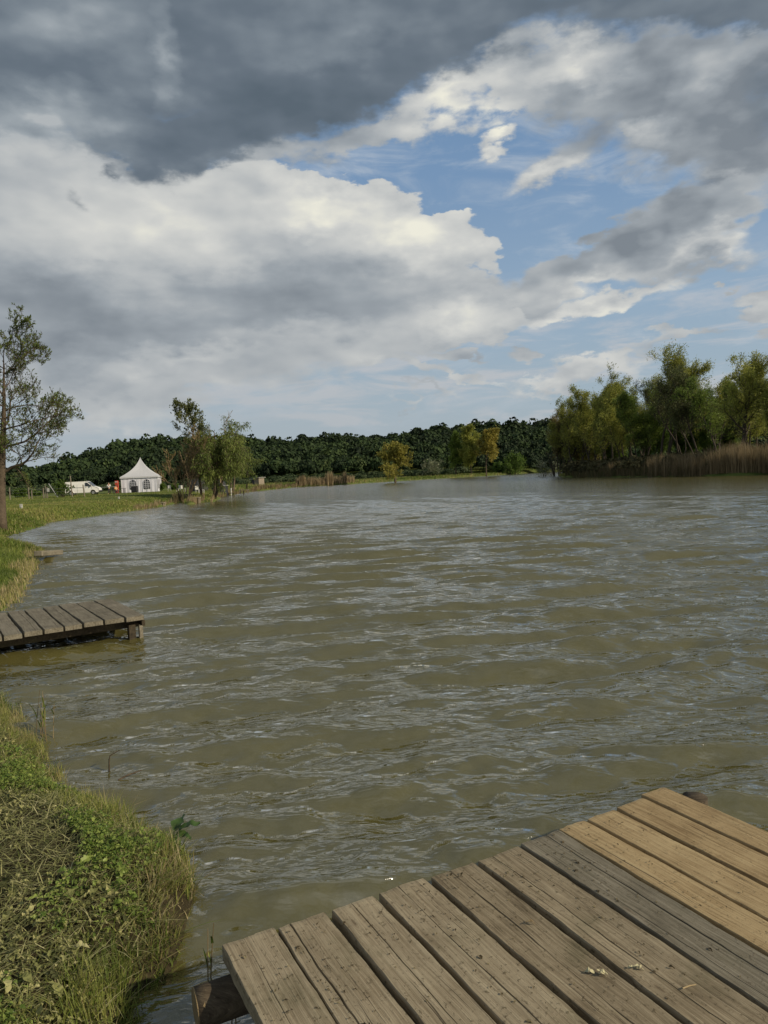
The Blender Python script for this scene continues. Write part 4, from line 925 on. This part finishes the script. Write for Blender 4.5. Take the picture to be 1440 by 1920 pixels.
# --- van
VY = 104.0; vx = x_at(157, VY, .75); vz = hz(vx, VY) + .02
van = empty('delivery_van', (vx, VY, vz), R_(9), 'white panel van parked in the grass left of the white tent', 'van')
prof = [(-2.3, .42), (-2.34, .75), (-2.30, 1.6), (-2.2, 1.93), (-2.05, 1.98), (.62, 2.0), (.85, 1.93), (1.62, 1.22), (2.12, 1.05), (2.34, .86), (2.38, .5), (2.3, .36), (1.95, .34), (1.9, .52), (1.76, .68), (1.55, .74), (1.34, .68), (1.2, .52), (1.15, .34),
        (-1.1, .34), (-1.15, .52), (-1.3, .68), (-1.5, .74), (-1.72, .68), (-1.86, .52), (-1.9, .36)]
def extrude_prof(mb, prof, halves, inset=.0):
    """side profile skinned over several widths: halves = [(y, shrink)]"""
    pr = np.array(prof); c = np.array([0, 1.1]); n = len(pr); V = []
    for y, shr in halves:
        pz = pr.copy(); top_ = np.clip((pz[:, 1] - 1.0) / 1.0, 0, 1); pz[:, 0] -= np.sign(pz[:, 0]) * shr * .8; pz[:, 1] -= shr * np.where(pz[:, 1] > 1, 1, 0)
        V.append(np.column_stack([pz[:, 0], y * (1 - .09 * top_), pz[:, 1]]))
    V = np.array(V); q = []
    for k in range(len(halves) - 1):
        for i in range(n): j = (i + 1) % n; q.append([k * n + i, k * n + j, (k + 1) * n + j, (k + 1) * n + i])
    mb.add(V.reshape(-1, 3), q)
    # caps by an ear-free fan over a bmesh fill
    return n, V
def ngon_side(name, pts3, mat, parent, thick=None):
    me = bpy.data.meshes.new(name); me.from_pydata([tuple(p) for p in pts3], [], [list(range(len(pts3)))]); me.update(); me.materials.append(mat)
    o = bpy.data.objects.new(name, me); COL.objects.link(o); o.parent = parent
    if thick: m_ = o.modifiers.new('s', 'SOLIDIFY'); m_.thickness = thick; m_.offset = 0
    return o
import bmesh
bm = bmesh.new(); rings = []
for y, shr in ((-.93, .05), (-.97, 0), (.97, 0), (.93, .05)):
    r_ = []
    for (px_, pz_) in prof:
        tp_ = max(0, min(1, (pz_ - 1.0))); r_.append(bm.verts.new((px_ - math.copysign(shr, px_), y * (1 - .09 * tp_), pz_ - (shr if pz_ > 1 else 0))))
    rings.append(r_)
n = len(prof)
for a_, b_ in zip(rings[:-1], rings[1:]):
    for i in range(n): bm.faces.new((a_[i], a_[(i + 1) % n], b_[(i + 1) % n], b_[i]))
bm.faces.new(rings[0][::-1]); bm.faces.new(rings[-1]); bmesh.ops.recalc_face_normals(bm, faces=bm.faces)
me = bpy.data.meshes.new('body'); bm.to_mesh(me); bm.free(); me.materials.append(m_white); o = bpy.data.objects.new('body', me); COL.objects.link(o); o.parent = van
for sy in (-1, 1):
    yy = sy * .975
    ngon_side('side_window', [(.52, sy * .925, 1.78), (.80, sy * .928, 1.76), (1.36, sy * .958, 1.27), (.52, sy * .958, 1.27)], m_glass, van, .012)
    d = MB()
    for (cx, w_) in ((.45, .012), (1.42, .012), (-.55, .012)): d.box((cx, yy * .995, .98), (w_, .012, 1.15 if cx < 1 else .55))
    d.box((-.9, yy * .985, 1.12), (2.5, .02, .03)); d.build('door_seam', m_greyp, van)
    d = MB(); d.box((.62, yy, 1.08), (.16, .03, .035), bev=.008); d.build('door_handle', m_black, van)
    d = MB(); d.box((1.28, sy * 1.06, 1.30), (.10, .18, .26), bev=.03); d.build('mirror', m_black, van)
    for wx in (-1.5, 1.55):
        wl = MB(); th = np.linspace(0, 2 * math.pi, 21)[:-1]; ys = [sy * .74, sy * .76, sy * .93, sy * .95]; rs = [.27, .32, .32, .27]
        V = np.array([[wx + r_ * math.cos(a_), y_, .32 + r_ * math.sin(a_)] for y_, r_ in zip(ys, rs) for a_ in th]); q = [[k * 20 + i, k * 20 + (i + 1) % 20, (k + 1) * 20 + (i + 1) % 20, (k + 1) * 20 + i] for k in range(3) for i in range(20)]
        wl.add(V, q); wh = wl.build('tyre', m_tyre, van, smooth=False); wh.name = 'wheel'
        ri = MB(); ri.tube([[wx, sy * .80, .32], [wx, sy * .935, .32]], .2, 16); ri.build('rim', m_rim, wh)
    d = MB(); d.box((-2.345, sy * .84, 1.05), (.03, .12, .42), bev=.01); d.build('tail_light', m_lamp, van)
    d = MB(); d.box((2.25, sy * .74, .86), (.16, .30, .18), bev=.04); d.build('headlight', m_rim, van)
ngon_side('windscreen', [(.90, -.84, 1.90), (.90, .84, 1.90), (1.61, .93, 1.24), (1.61, -.93, 1.24)], m_glass, van, .012)
for sy in (-1, 1): ngon_side('rear_window', [(-2.325, sy * .08, 1.72), (-2.325, sy * .72, 1.72), (-2.345, sy * .76, 1.28), (-2.345, sy * .08, 1.28)], m_glass, van, .012)
for xx in (-2.36, 2.38): d = MB(); d.box((xx, 0, .50), (.14, 1.86, .22), bev=.05); d.build('bumper', m_black if xx > 0 else m_greyp, van)

# --- pagoda tent
TY = 117.0; tx = x_at(260.5, TY, .75); tz = hz(tx, TY)
tent = empty('party_tent', (tx + .55, TY, tz), R_(11), 'white peaked pagoda tent with arched lattice windows on the grass', 'tent')
hw_, eh, pk = 2.75, 2.55, 5.55
bm = MB(); NS = 14; rows = []
for i in range(NS + 1):
    f = i / NS; w_ = hw_ * 1.04 * ((1 - f) ** 1.0 * .82 + .18 * (1 - f) ** 3) + .04; z_ = eh + (pk - eh) * (f ** 1.0 * .30 + .70 * f ** 2.6) if False else eh + (pk - eh) * (1 - (1 - f) ** .62 * 1.0) if False else eh + (pk - eh) * f
    w_ = .05 + hw_ * 1.04 * (1 - f) ** 1.75 * 1.0 if f > 0 else hw_ * 1.04 + .05
    w_ = .05 + hw_ * 1.04 * (.55 * (1 - f) ** 2.6 + .45 * (1 - f))
    ring_ = []
    for (cx, cy, nx_, ny_) in ((-1, -1, 1, 0), (1, -1, 0, 1), (1, 1, -1, 0), (-1, 1, 0, -1)):
        for s_ in range(6):
            g_ = s_ / 6; sag = -.10 * math.sin(math.pi * g_) * (1 - f) * f * 4
            ring_.append((cx * w_ + nx_ * 2 * w_ * g_, cy * w_ + ny_ * 2 * w_ * g_, z_ + sag))
    rows.append(ring_)
V = np.array(rows).reshape(-1, 3); m_ = 24
q = [[i * m_ + j, i * m_ + (j + 1) % m_, (i + 1) * m_ + (j + 1) % m_, (i + 1) * m_ + j] for i in range(NS) for j in range(m_)]
bm.add(V, q)
lowr = np.array(rows[0]); vl = lowr.copy(); vl[:, 2] -= .24; bm.add(np.vstack([lowr * [1.002, 1.002, 1], vl * [1.004, 1.004, 1]]), [[j, (j + 1) % m_, m_ + (j + 1) % m_, m_ + j] for j in range(m_)])
roof = bm.build('roof', m_canvas_r, tent, smooth=False)
fin = MB(); fin.tube([[0, 0, pk - .15], [0, 0, pk + .10]], [.07, .05], 10); fin.build('peak_cap', m_canvas, roof)
for side in range(4):
    a_ = side * math.pi / 2; Rm = rz3(a_)
    nx_ = 40; u_ = np.linspace(-hw_, hw_, nx_); fold = .035 * np.sin(u_ * 9 + side) + .02 * np.sin(u_ * 23)
    wl = MB(); V = []
    for zz in (-.05, .9, 1.7, 2.42): V.append(np.column_stack([u_, -hw_ + fold * (1 - zz / 3) , np.full(nx_, zz)]))
    V = np.array(V).reshape(-1, 3) @ Rm.T
    wl.add(V, [[k * nx_ + i, k * nx_ + i + 1, (k + 1) * nx_ + i + 1, (k + 1) * nx_ + i] for k in range(3) for i in range(nx_ - 1)])
    wall = wl.build('wall', m_canvas, tent)
    pl = MB(); pl.tube([np.array([-hw_, -hw_ - .03, 0]) @ Rm.T, np.array([-hw_, -hw_ - .03, 2.5]) @ Rm.T], .05, 8); pl.build('pole', m_greyp, tent)
    for cxw in (-.95, 1.15):
        pts = [(cxw - .5, .55), (cxw + .5, .55)] + [(cxw + .5 * math.cos(t_), 1.55 + .52 * math.sin(t_)) for t_ in np.linspace(0, math.pi, 11)]
        ww = ngon_side('window', [tuple(np.array([p_[0], -hw_ - .07, p_[1]]) @ Rm.T) for p_ in pts], m_glass, wall, .01)
        mu = MB()
        for k in (-.17, .17): mu.box(np.array([cxw + k, -hw_ - .085, 1.28]) @ Rm.T, (.05, .02, 1.5), Rm)
        for zz in (.82, 1.10, 1.38, 1.66): mu.box(np.array([cxw, -hw_ - .09, zz]) @ Rm.T, (1.0, .02, .05), Rm)
        arc = [np.array([cxw + .5 * math.cos(t_), -hw_ - .085, 1.55 + .52 * math.sin(t_)]) @ Rm.T for t_ in np.linspace(0, math.pi, 11)]
        mu.tube([np.array([cxw + .5, -hw_ - .085, .55]) @ Rm.T] + arc + [np.array([cxw - .5, -hw_ - .085, .55]) @ Rm.T], .03, 4)
        mu.build('window_lattice', m_canvas, wall)
# black box in front of the tent
bx = x_at(253, 111, .8); d = MB(); d.box((0, 0, .48), (.95, .6, .9), bev=.08); d.box((0, 0, .96), (1.0, .66, .07), bev=.02)
tag(d.build('storage_bin', m_black, None, loc=(bx, 111, hz(bx, 111))), 'black storage bin in front of the tent windows', 'bin')
# red cooler cabinet
cxx = x_at(220, 113, .8); fr = empty('drinks_cooler', (cxx, 113, hz(cxx, 113)), R_(5), 'upright red drinks cooler with a white band against the tent', 'cooler')
d = MB(); d.box((0, 0, .98), (.46, .5, 1.96), bev=.03); d.build('cabinet', m_red, fr); d = MB(); d.box((0, -.255, 1.78), (.40, .03, .14), bev=.005); d.build('header_band', m_pale, fr); d = MB(); d.box((.17, -.27, 1.2), (.03, .04, .5), bev=.004); d.build('door_handle', m_black, fr)
def table(px, Y, L, wd, hgt, lab, mat, name='table', rz=0.0):
    x0 = x_at(px, Y, .8); t_ = empty(name, (x0, Y, hz(x0, Y)), rz, lab, 'table')
    d = MB(); d.box((0, 0, hgt), (L, wd, .06), bev=.01); d.build('table_top', mat, t_)
    for a_ in (-1, 1):
        for b_ in (-1, 1): d = MB(); d.box((a_ * (L / 2 - .12), b_ * (wd / 2 - .1), hgt / 2 - .05), (.08, .08, hgt), bev=.01); d.build('leg', m_tr, t_)
    return t_
table(198, 110, 2.9, .9, 1.02, 'long table with a pale grey top between the van and the tent', m_greyp)
table(226, 108, 1.5, .7, .76, 'dark wooden table in front of the orange shirted person', m_dark)
def bench(px, Y, L, lab):
    x0 = x_at(px, Y, .8); t_ = empty('bench', (x0, Y, hz(x0, Y)), 0, lab, 'bench')
    d = MB(); d.box((0, 0, .45), (L, .32, .05), bev=.01); d.build('seat', m_dark, t_)
    for a_ in (-1, 1): d = MB(); d.box((a_ * (L / 2 - .15), 0, .21), (.07, .28, .43), bev=.01); d.build('leg', m_dark, t_)
bench(216, 105.5, 1.8, 'dark bench under the orange shirted person')
# --- people
def person(px, Y, lab, shirt, sit, face, z_off=0):
    x0 = x_at(px, Y, .8); r_ = empty('person', (x0, Y, hz(x0, Y) + z_off), face, lab, 'person')
    hip = .52 if sit else .93
    J = {'pel': (0, 0, hip), 'wst': (0, .01, hip + .18), 'chs': (0, .02, hip + .40), 'nck': (0, .0, hip + .53), 'hd0': (0, -.02, hip + .62), 'hd1': (0, -.03, hip + .76)}
    R = {'pel': .15, 'wst': .13, 'chs': .155, 'nck': .06, 'hd0': .085, 'hd1': .085}; E = [('pel', 'wst'), ('wst', 'chs'), ('chs', 'nck'), ('nck', 'hd0'), ('hd0', 'hd1')]
    for s_, n_ in ((-1, 'l'), (1, 'r')):
        J[n_ + 'sh'] = (s_ * .18, .02, hip + .46); J[n_ + 'el'] = (s_ * .25, -.05, hip + .20); J[n_ + 'wr'] = (s_ * .16, -.28, hip + .22); J[n_ + 'hn'] = (s_ * .13, -.37, hip + .23)
        R.update({n_ + 'sh': .06, n_ + 'el': .045, n_ + 'wr': .03, n_ + 'hn': .04}); E += [('chs', n_ + 'sh'), (n_ + 'sh', n_ + 'el'), (n_ + 'el', n_ + 'wr'), (n_ + 'wr', n_ + 'hn')]
        if sit: J[n_ + 'kn'] = (s_ * .14, -.44, .50); J[n_ + 'an'] = (s_ * .14, -.42, .09); J[n_ + 'ft'] = (s_ * .14, -.60, .05)
        else: J[n_ + 'kn'] = (s_ * .11, -.02, .50); J[n_ + 'an'] = (s_ * .11, .03, .09); J[n_ + 'ft'] = (s_ * .12, -.14, .05)
        R.update({n_ + 'kn': .065, n_ + 'an': .045, n_ + 'ft': .045}); E += [('pel', n_ + 'kn'), (n_ + 'kn', n_ + 'an'), (n_ + 'an', n_ + 'ft')]
    def skin(nm, keys, edges, grow, mat, root_k):
        me = bpy.data.meshes.new(nm); ix = {k_: i for i, k_ in enumerate(keys)}
        me.from_pydata([J[k_] for k_ in keys], [(ix[a_], ix[b_]) for a_, b_ in edges], []); me.materials.append(mat)
        o = bpy.data.objects.new(nm, me); COL.objects.link(o); o.parent = r_
        m1 = o.modifiers.new('skin', 'SKIN'); m1.use_smooth_shade = True
        for k_ in keys: v_ = me.skin_vertices[0].data[ix[k_]]; q_ = R[k_] * grow; v_.radius = (q_, q_ * (.72 if k_ in ('pel', 'wst', 'chs') else 1)); v_.use_root = (k_ == root_k)
        m2 = o.modifiers.new('sub', 'SUBSURF'); m2.levels = 1; m2.render_levels = 1
        return o
    skin('body', list(J), E, 1.0, m_skin, 'pel')
    sk = ['wst', 'chs', 'pel'] + [n_ + k_ for n_ in 'lr' for k_ in ('sh', 'el')]
    skin('shirt', sk, [e for e in E if e[0] in sk and e[1] in sk], 1.16, shirt, 'wst')
    tk = ['pel'] + [n_ + k_ for n_ in 'lr' for k_ in ('kn', 'an')]
    skin('trousers', tk, [e for e in E if e[0] in tk and e[1] in tk], 1.14, m_tr, 'pel')
    hh_ = MB(); V = []; q = []
    for i in range(7):
        for j in range(12):
            ph = i / 6 * 1.75; th = j / 12 * 6.283; V.append((.098 * math.sin(ph) * math.cos(th), .0 + .108 * math.sin(ph) * math.sin(th) + .012, hip + .735 + .115 * math.cos(ph)))
    q = [[i * 12 + j, i * 12 + (j + 1) % 12, (i + 1) * 12 + (j + 1) % 12, (i + 1) * 12 + j] for i in range(6) for j in range(12)]
    hh_.add(V, q); hh_.build('hair', m_hair, r_, smooth=True)
    no = MB(); no.box((0, -.125, hip + .69), (.025, .03, .045), bev=.008); no.build('nose', m_skin, r_)
person(205, 108.8, 'person in a white shirt standing behind the long grey table', m_ws, False, R_(10))
person(218, 105.5, 'person in an orange yellow shirt sitting at the dark table beside the tent', m_or, True, R_(60))

# --- fence with posts, and the sign board
FY = 84.0
fx0 = [(19, 1.45, 0), (54.5, 1.40, 0), (60, 1.0, 0), (82, 1.30, 0), (136, 2.5, -.05), (159, 1.45, -.1)]
xs_ = [x_at(p_[0], FY, .9) for p_ in fx0]
fence = empty('wire_fence', (xs_[0], FY, hz(xs_[0], FY)), 0, 'wire fence on uneven wooden posts along the top of the grassy bank', 'fence')
fz0 = hz(xs_[0], FY)
for (p_, hgt, ln), x_ in zip(fx0, xs_):
    z_ = hz(x_, FY) - fz0; d = MB(); d.tube([[x_ - xs_[0], 0, z_ - .3], [x_ - xs_[0] + ln * hgt, .02, z_ + hgt]], [.075, .06], 7); d.build('post', m_post, fence)
for hgt in (.35, .75, 1.1):
    d = MB(); d.tube([[x_ - xs_[0], 0, hz(x_, FY) - fz0 + hgt] for x_ in xs_], .006, 4); d.build('wire', m_greyp, fence)
sx_ = x_at(88, 82, .9); sb = empty('sign_board', (sx_, 82, hz(sx_, 82)), 0, 'pale box shaped sign board on two posts beside the fence', 'sign')
for a_ in (-.10, .08): d = MB(); d.box((a_, 0, .6), (.08, .08, 1.4 + (a_ < 0) * .3), bev=.01); d.build('post', m_post, sb)
d = MB(); d.box((.22, -.08, .95), (.28, .06, .42), bev=.01); d.build('board', m_pale, sb)
lx = x_at(104, 90, .9); d = MB(); d.tube([[.4, 0, -.2], [-.75, 0, 1.75]], [.06, .04], 7)
tag(d.build('leaning_pole', m_greyp, None, loc=(lx, 90, hz(lx, 90))), 'pale pole leaning over beside the green shrub', 'pole')
lx = x_at(134, 112, .9); d = MB(); d.tube([[0, 0, -.2], [-.05, 0, 3.1]], [.05, .035], 7); d.box((0, 0, 2.95), (.4, .05, .05), bev=.01)
tag(d.build('pole', m_post, None, loc=(lx, 112, hz(lx, 112))), 'thin upright pole rising behind the rear of the van', 'pole')
def marker(px, py, Y, w_, h_, lab, z=None):
    x_ = x_at(px, Y, .8) if z is None else un_at(px, py, Y)[0]; zz = hz(x_, Y)
    d = MB(); d.box((0, 0, h_ * .5 - .02), (w_, .05, h_), bev=.012); d.box((w_ * .2, 0, h_ * .25), (w_ * .35, .09, h_ * .5), bev=.01)
    tag(d.build('peg_marker', m_pale, None, loc=(x_, Y, zz)), lab, 'marker', 'white peg markers along the banks')
marker(40, 957, 42, .17, .30, 'white peg marker on the grassy bank nearest the sparse tree', 1)
marker(224, 953, 63, .15, .25, 'white peg marker on the bank below the tent', 1)
marker(1203, 874, 128, .5, .6, 'white marker among the undergrowth below the tallest island tree')
marker(1388, 877, 92, .35, .45, 'white marker at the foot of the thick trunked island tree')
# garden chairs by the tent
def chair(px, Y, rz, lab):
    x_ = x_at(px, Y, .8); c_ = empty('plastic_chair', (x_, Y, hz(x_, Y)), rz, lab, 'chair', 'white plastic chairs on the grass')
    d = MB(); d.box((0, 0, .44), (.46, .44, .03), bev=.01); d.build('seat', m_pale, c_); d = MB(); d.box((0, .22, .68), (.44, .03, .46), bev=.01); d.build('backrest', m_pale, c_)
    for a_ in (-1, 1):
        for b_ in (-1, 1): d = MB(); d.box((a_ * .2, b_ * .19, .21), (.04, .04, .44)); d.build('leg', m_pale, c_)
for i, (px, Yc, rz_, lab) in enumerate([(318, 108, .3, 'white plastic chair nearest the white tent'), (335, 100, -.6, 'white plastic chair left of the leafless tree'), (344, 98, 1.2, 'white plastic chair beside the leafless tree trunk'), (370, 90, .5, 'white plastic chair before the left black shelter'), (379, 91, 2.2, 'white plastic chair between the left black shelter and the willow')]): chair(px, Yc, rz_, lab)
# black domed fishing shelters
def shelter(px, Y, w_, h_, lab):
    x_ = x_at(px, Y, .8); s0 = empty('fishing_shelter', (x_, Y, hz(x_, Y)), R_(15), lab, 'shelter', 'black domed fishing shelters under the trees')
    V = []; q = []; na, nb = 18, 9
    for i in range(nb):
        ph = i / (nb - 1) * math.pi / 2
        for j in range(na): th = j / na * 6.283; V.append((w_ / 2 * math.cos(ph) ** .7 * math.cos(th), w_ / 2 * .8 * math.cos(ph) ** .7 * math.sin(th), h_ * math.sin(ph) ** .9 * (1 + .03 * math.cos(4 * th))))
    q = [[i * na + j, i * na + (j + 1) % na, (i + 1) * na + (j + 1) % na, (i + 1) * na + j] for i in range(nb - 1) for j in range(na)]
    d = MB(); d.add(V, q); d.build('canopy', m_tarp, s0)
    for k in range(4): th = k * math.pi / 4 + .2; d = MB(); d.tube([(w_ * .505 * math.cos(p_) ** .7 * math.cos(th) if abs(math.cos(p_)) > 1e-6 else 0, w_ * .404 * max(math.cos(p_), 0) ** .7 * math.sin(th), h_ * 1.01 * math.sin(p_) ** .9) for p_ in np.linspace(0.01, 1.56, 8)], .015, 4); d.build('rib', m_greyp, s0)
shelter(373, 96, 2.6, 1.75, 'left black domed shelter behind the tall slim tree')
shelter(411, 98, 2.2, 1.9, 'right black domed shelter behind the willow trunks')
table(421, 97, 1.0, .7, 1.55, 'tall pale topped stand beside the right black shelter', m_pale)
# far shed
shx = x_at(484, 150, .6); shed = empty('wooden_shed', (shx, 150, hz(shx, 150)), R_(-28), 'small board shed with a pale sloping roof on the far bank', 'shed')
for nm, c_, sz in (('wall', (0, .9, .72), (1.9, .06, 1.5)), ('wall', (.95, 0, .78), (.06, 1.8, 1.6)), ('wall', (-.95, .3, .72), (.06, 1.2, 1.5)), ('wall', (.35, -.9, .78), (1.2, .06, 1.6))):
    d = MB(); d.box(c_, sz, bev=.01); d.build(nm, m_shedw, shed)
d = MB(); ca, sa = math.cos(.14), math.sin(.14); d.box((0, 0, 1.62), (2.4, 2.4, .07), np.array([[ca, 0, -sa], [0, 1, 0], [sa, 0, ca]]), bev=.01); d.build('roof', m_roof, shed)
d = MB(); d.box((-.55, -.9, .7), (.6, .03, 1.35)); d.build('doorway', m_tr, shed)
# little bankside platforms
def platform(px, py, w_, dp, hgt, rz, lab, mat=m_post, nleg=4):
    P_ = un(px, py, 0); r_ = empty('fishing_platform', (P_[0], P_[1], 0), rz, lab, 'platform')
    nb = max(3, int(w_ / .22))
    for i in range(nb): d = MB(); d.box((-w_ / 2 + (i + .5) * w_ / nb, 0, hgt), (w_ / nb - .02, dp, .05), bev=.006); d.build('plank', mat, r_)
    for a_ in (-1, 1):
        for b_ in (-1, 1): d = MB(); d.box((a_ * (w_ / 2 - .08), b_ * (dp / 2 - .1), hgt / 2 - .25), (.1, .1, hgt + .45), bev=.01); d.build('leg', mat, r_)
m_palew = pbr('bleached_wood', (.22, .185, .13), .85, .25, 10)
platform(369, 943, .7, 1.0, .5, .1, 'small pale platform on legs at the foot of the tall slim tree', m_palew)
platform(428, 929, 1.5, 1.6, .32, .05, 'low dark platform with white posts right of the willow', m_dark)
platform(306, 949, .35, .8, .30, .1, 'tiny jetty plank over the reeds on the left bank', m_palew)
platform(1029, 891, 2.2, 3.0, .42, .1, 'dark jetty at the left tip of the wooded island', m_dark)
platform(458, 925, 1.4, 1.2, .55, .0, 'weathered platform beside the dark stump post on the left bank', m_post)
platform(772, 900.5, 2.2, 1.5, .5, .0, 'dark low jetty just right of the lone round tree', m_dark)
for i, (px, py, h_, mt, lab) in enumerate([(422, 929, .75, m_pale, 'left white post of the low dark platform'), (436, 928, 1.0, m_pale, 'right white post of the low dark platform'), (457, 927, .55, m_dark, 'short dark post standing in the water off the left bank'), (463, 922, 1.35, m_dark, 'thick dark stump post at the end of the weathered platform'), (519, 916, 1.1, m_dark, 'dark stump among the reeds of the far shore')]):
    P_ = un(px, py, 0); d = MB(); d.tube([[0, 0, -.4], [0, 0, h_ * .6], [.03, 0, h_]], [.13 if i > 2 else .09] * 3, 8)
    tag(d.build('mooring_post', mt, None, loc=(P_[0], P_[1] - .9 * (i < 2), 0)), lab, 'post')

# ------------------------------------------------------------------ small things at the near bank and on the deck
def sprout(px, py, hgt, n, spreadv, lab, seed, z=0.0, w_=.012, name='reed_plant', tints=(.2, .6), cat='reed'):
    P_ = un(px, py, z); rg_ = np.random.RandomState(seed); r_ = empty(name, (P_[0], P_[1], z), 0, lab, cat)
    for i in range(n):
        b0 = np.array([rg_.randn() * spreadv, rg_.randn() * spreadv * .6, -.15]); hh_ = hgt * rg_.uniform(.6, 1.05); ln = rg_.randn(2) * .12
        pts = [b0 + np.array([ln[0] * hh_ * f ** 1.5, ln[1] * hh_ * f ** 1.5, (hh_ + .15) * f]) for f in np.linspace(0, 1, 6)]
        d = MB(); d.tube(pts, np.linspace(.0035, .0015, 6), 5, tint=rg_.uniform(.3, .9)); st_ = d.build('stem', m_reed, r_)
        d = MB(); nl = rg_.randint(1, 4); q0 = np.array([pts[3 + (k % 2)] for k in range(nl)])
        blades(d, q0, hh_ * rg_.uniform(.25, .5, nl), np.full(nl, w_), rg_.uniform(0, 6.28, nl), rg_.uniform(.2, .7, nl), rg_.uniform(tints[0], tints[1], nl), 4, 1.4); d.build('leaf', m_grass, st_)
sprout(76, 1385, .34, 7, .045, 'clump of thin reeds standing in the water off the near bank', 3)
sprout(390, 1795 + 50, .20, 2, .008, 'green reed sprout in the water left of the deck corner', 4, w_=.010)
sprout(432, 1935, .26, 2, .02, 'green blades rising beside the log end under the deck', 6, w_=.012)
# big dark burdock leaves behind the grass tip
P_ = un(322, 1585, .06); bd = empty('broad_leaved_plant', (P_[0], P_[1], .02), 0, 'plant with large dark green leaves leaning over the water behind the bank tip', 'plant')
m_burd = pbr('dark_glossy_leaf', (.035, .075, .012), .65, .3, 12)
for i, (a_, sz, el) in enumerate([(.3, .11, .4), (-.5, .10, .2), (1.3, .10, .55), (-1.1, .085, .1)]):
    tv, tq = leaf_tpl(1, .5, 9, .36, 60 + i); d = MB()
    base_ = np.array([.03 * math.cos(a_), .03 * math.sin(a_), .10]); stamp(d, tv, tq, base_[None], np.array([sz]), np.array([a_]), np.array([-el]), np.array([a_ + 1.57]), np.array([.5]))
    lf_ = d.build('leaf', m_burd, bd, smooth=True); d = MB(); d.tube([[0, 0, -.02], base_ * .7 + [0, 0, .01], base_], .003, 5); d.build('leaf_stalk', m_burd, lf_)
# twigs poking out of the water
P_ = un(203, 1441, 0); d = MB(); d.tube([[0, 0, -.1], [.01, 0, .06], [.018, 0, .085], [.08, .01, .115]], [.006, .0045, .004, .002], 6)
tag(d.build('twig', m_bark, None, loc=(P_[0], P_[1], 0)), 'bent dark twig poking out of the water off the near bank', 'twig')
P_ = un(240, 1455, 0); d = MB(); d.tube([[-.05, -.03, -.01], [.0, 0, .006], [.07, .05, .014]], [.006, .006, .003], 6)
tag(d.build('stick', m_bark, None, loc=(P_[0], P_[1], 0)), 'brown stick floating in the water behind the bent twig', 'stick')
# dry leaves and twig on the deck
m_dry = pbr('dry_pale_leaf', (.40, .37, .22), .8, .3, 60)
def deckleaf(px, py, sz, lab, seed, mat=m_dry):
    P_ = un(px, py, DZ + .006); d = MB(); rg_ = np.random.RandomState(seed)
    for k in range(3):
        tv, tq = leaf_tpl(2, rg_.uniform(.6, 1.6), 8, .26, seed + k); stamp(d, tv, tq, np.array([[rg_.randn() * sz * .15, rg_.randn() * sz * .12, .004]]), np.array([sz * rg_.uniform(.6, 1)]), np.array([3.14 * k + rg_.uniform(-.5, .5)]), np.array([rg_.uniform(-.3, .3)]), np.array([0.0]), np.array([.5]))
    # one connected crumpled leaf
    tag(d.build('dry_leaf', mat, None, loc=tuple(P_)), lab, 'leaf', 'dry leaves on the deck')
deckleaf(1124, 1825, .036, 'larger crumpled pale leaf lying on the deck', 1)
deckleaf(1193, 1815, .030, 'smaller flat yellowish leaf by the gap between two deck planks', 2)
deckleaf(994, 1730, .022, 'small brown crumpled leaf higher up on the deck', 3, m_cut)
P_ = un(1280, 1853, DZ + .006); P2_ = un(1305, 1846, DZ + .006); d = MB(); d.tube([[0, 0, 0], (P2_ - P_) * .5 + [0, 0, .002], P2_ - P_], [.0022, .002, .0012], 6)
tag(d.build('twig', m_new, None, loc=tuple(P_)), 'thin straw twig lying on the lower right planks', 'twig')
# crumbs
mb = MB(); n = 4200; uu = rg.uniform(.02, LU, n); vv = rg.uniform(.0, 2.2, n)
ok = np.zeros(n, bool)
for u0, u1, v0 in us: ok |= (uu > u0 + .012) & (uu < u1 - .03) & (vv > v0 + .03)
dens = vnoise(uu * 4, vv * 4, 33, 3); ok &= rg.rand(n) < .35 + .5 * dens - .1 * (uu > 1.6)
P = A[None] + U[None] * uu[:, None] + V_[None] * vv[:, None]; P = P[ok]; P[:, 2] = DZ + .005; n = len(P)
tv, tq = leaf_tpl(1, 1.0, 4, .3, 9)
stamp(mb, tv, tq, P, rg.uniform(.004, .012, n) * (1 + (rg.rand(n) < .06)), rg.uniform(0, 6.28, n), rg.uniform(-.5, .5, n), rg.uniform(0, 6.28, n), rg.uniform(0, .9, n))
m_crumb = foliage('plant_crumbs', [(0.0, (.03, .022, .012)), (.6, (.09, .07, .035)), (1.0, (.28, .24, .13))], .1, .9)
tag(mb.build('plant_crumbs', m_crumb), 'scattered bits of dry plant matter on the deck', 'debris', kind='stuff')
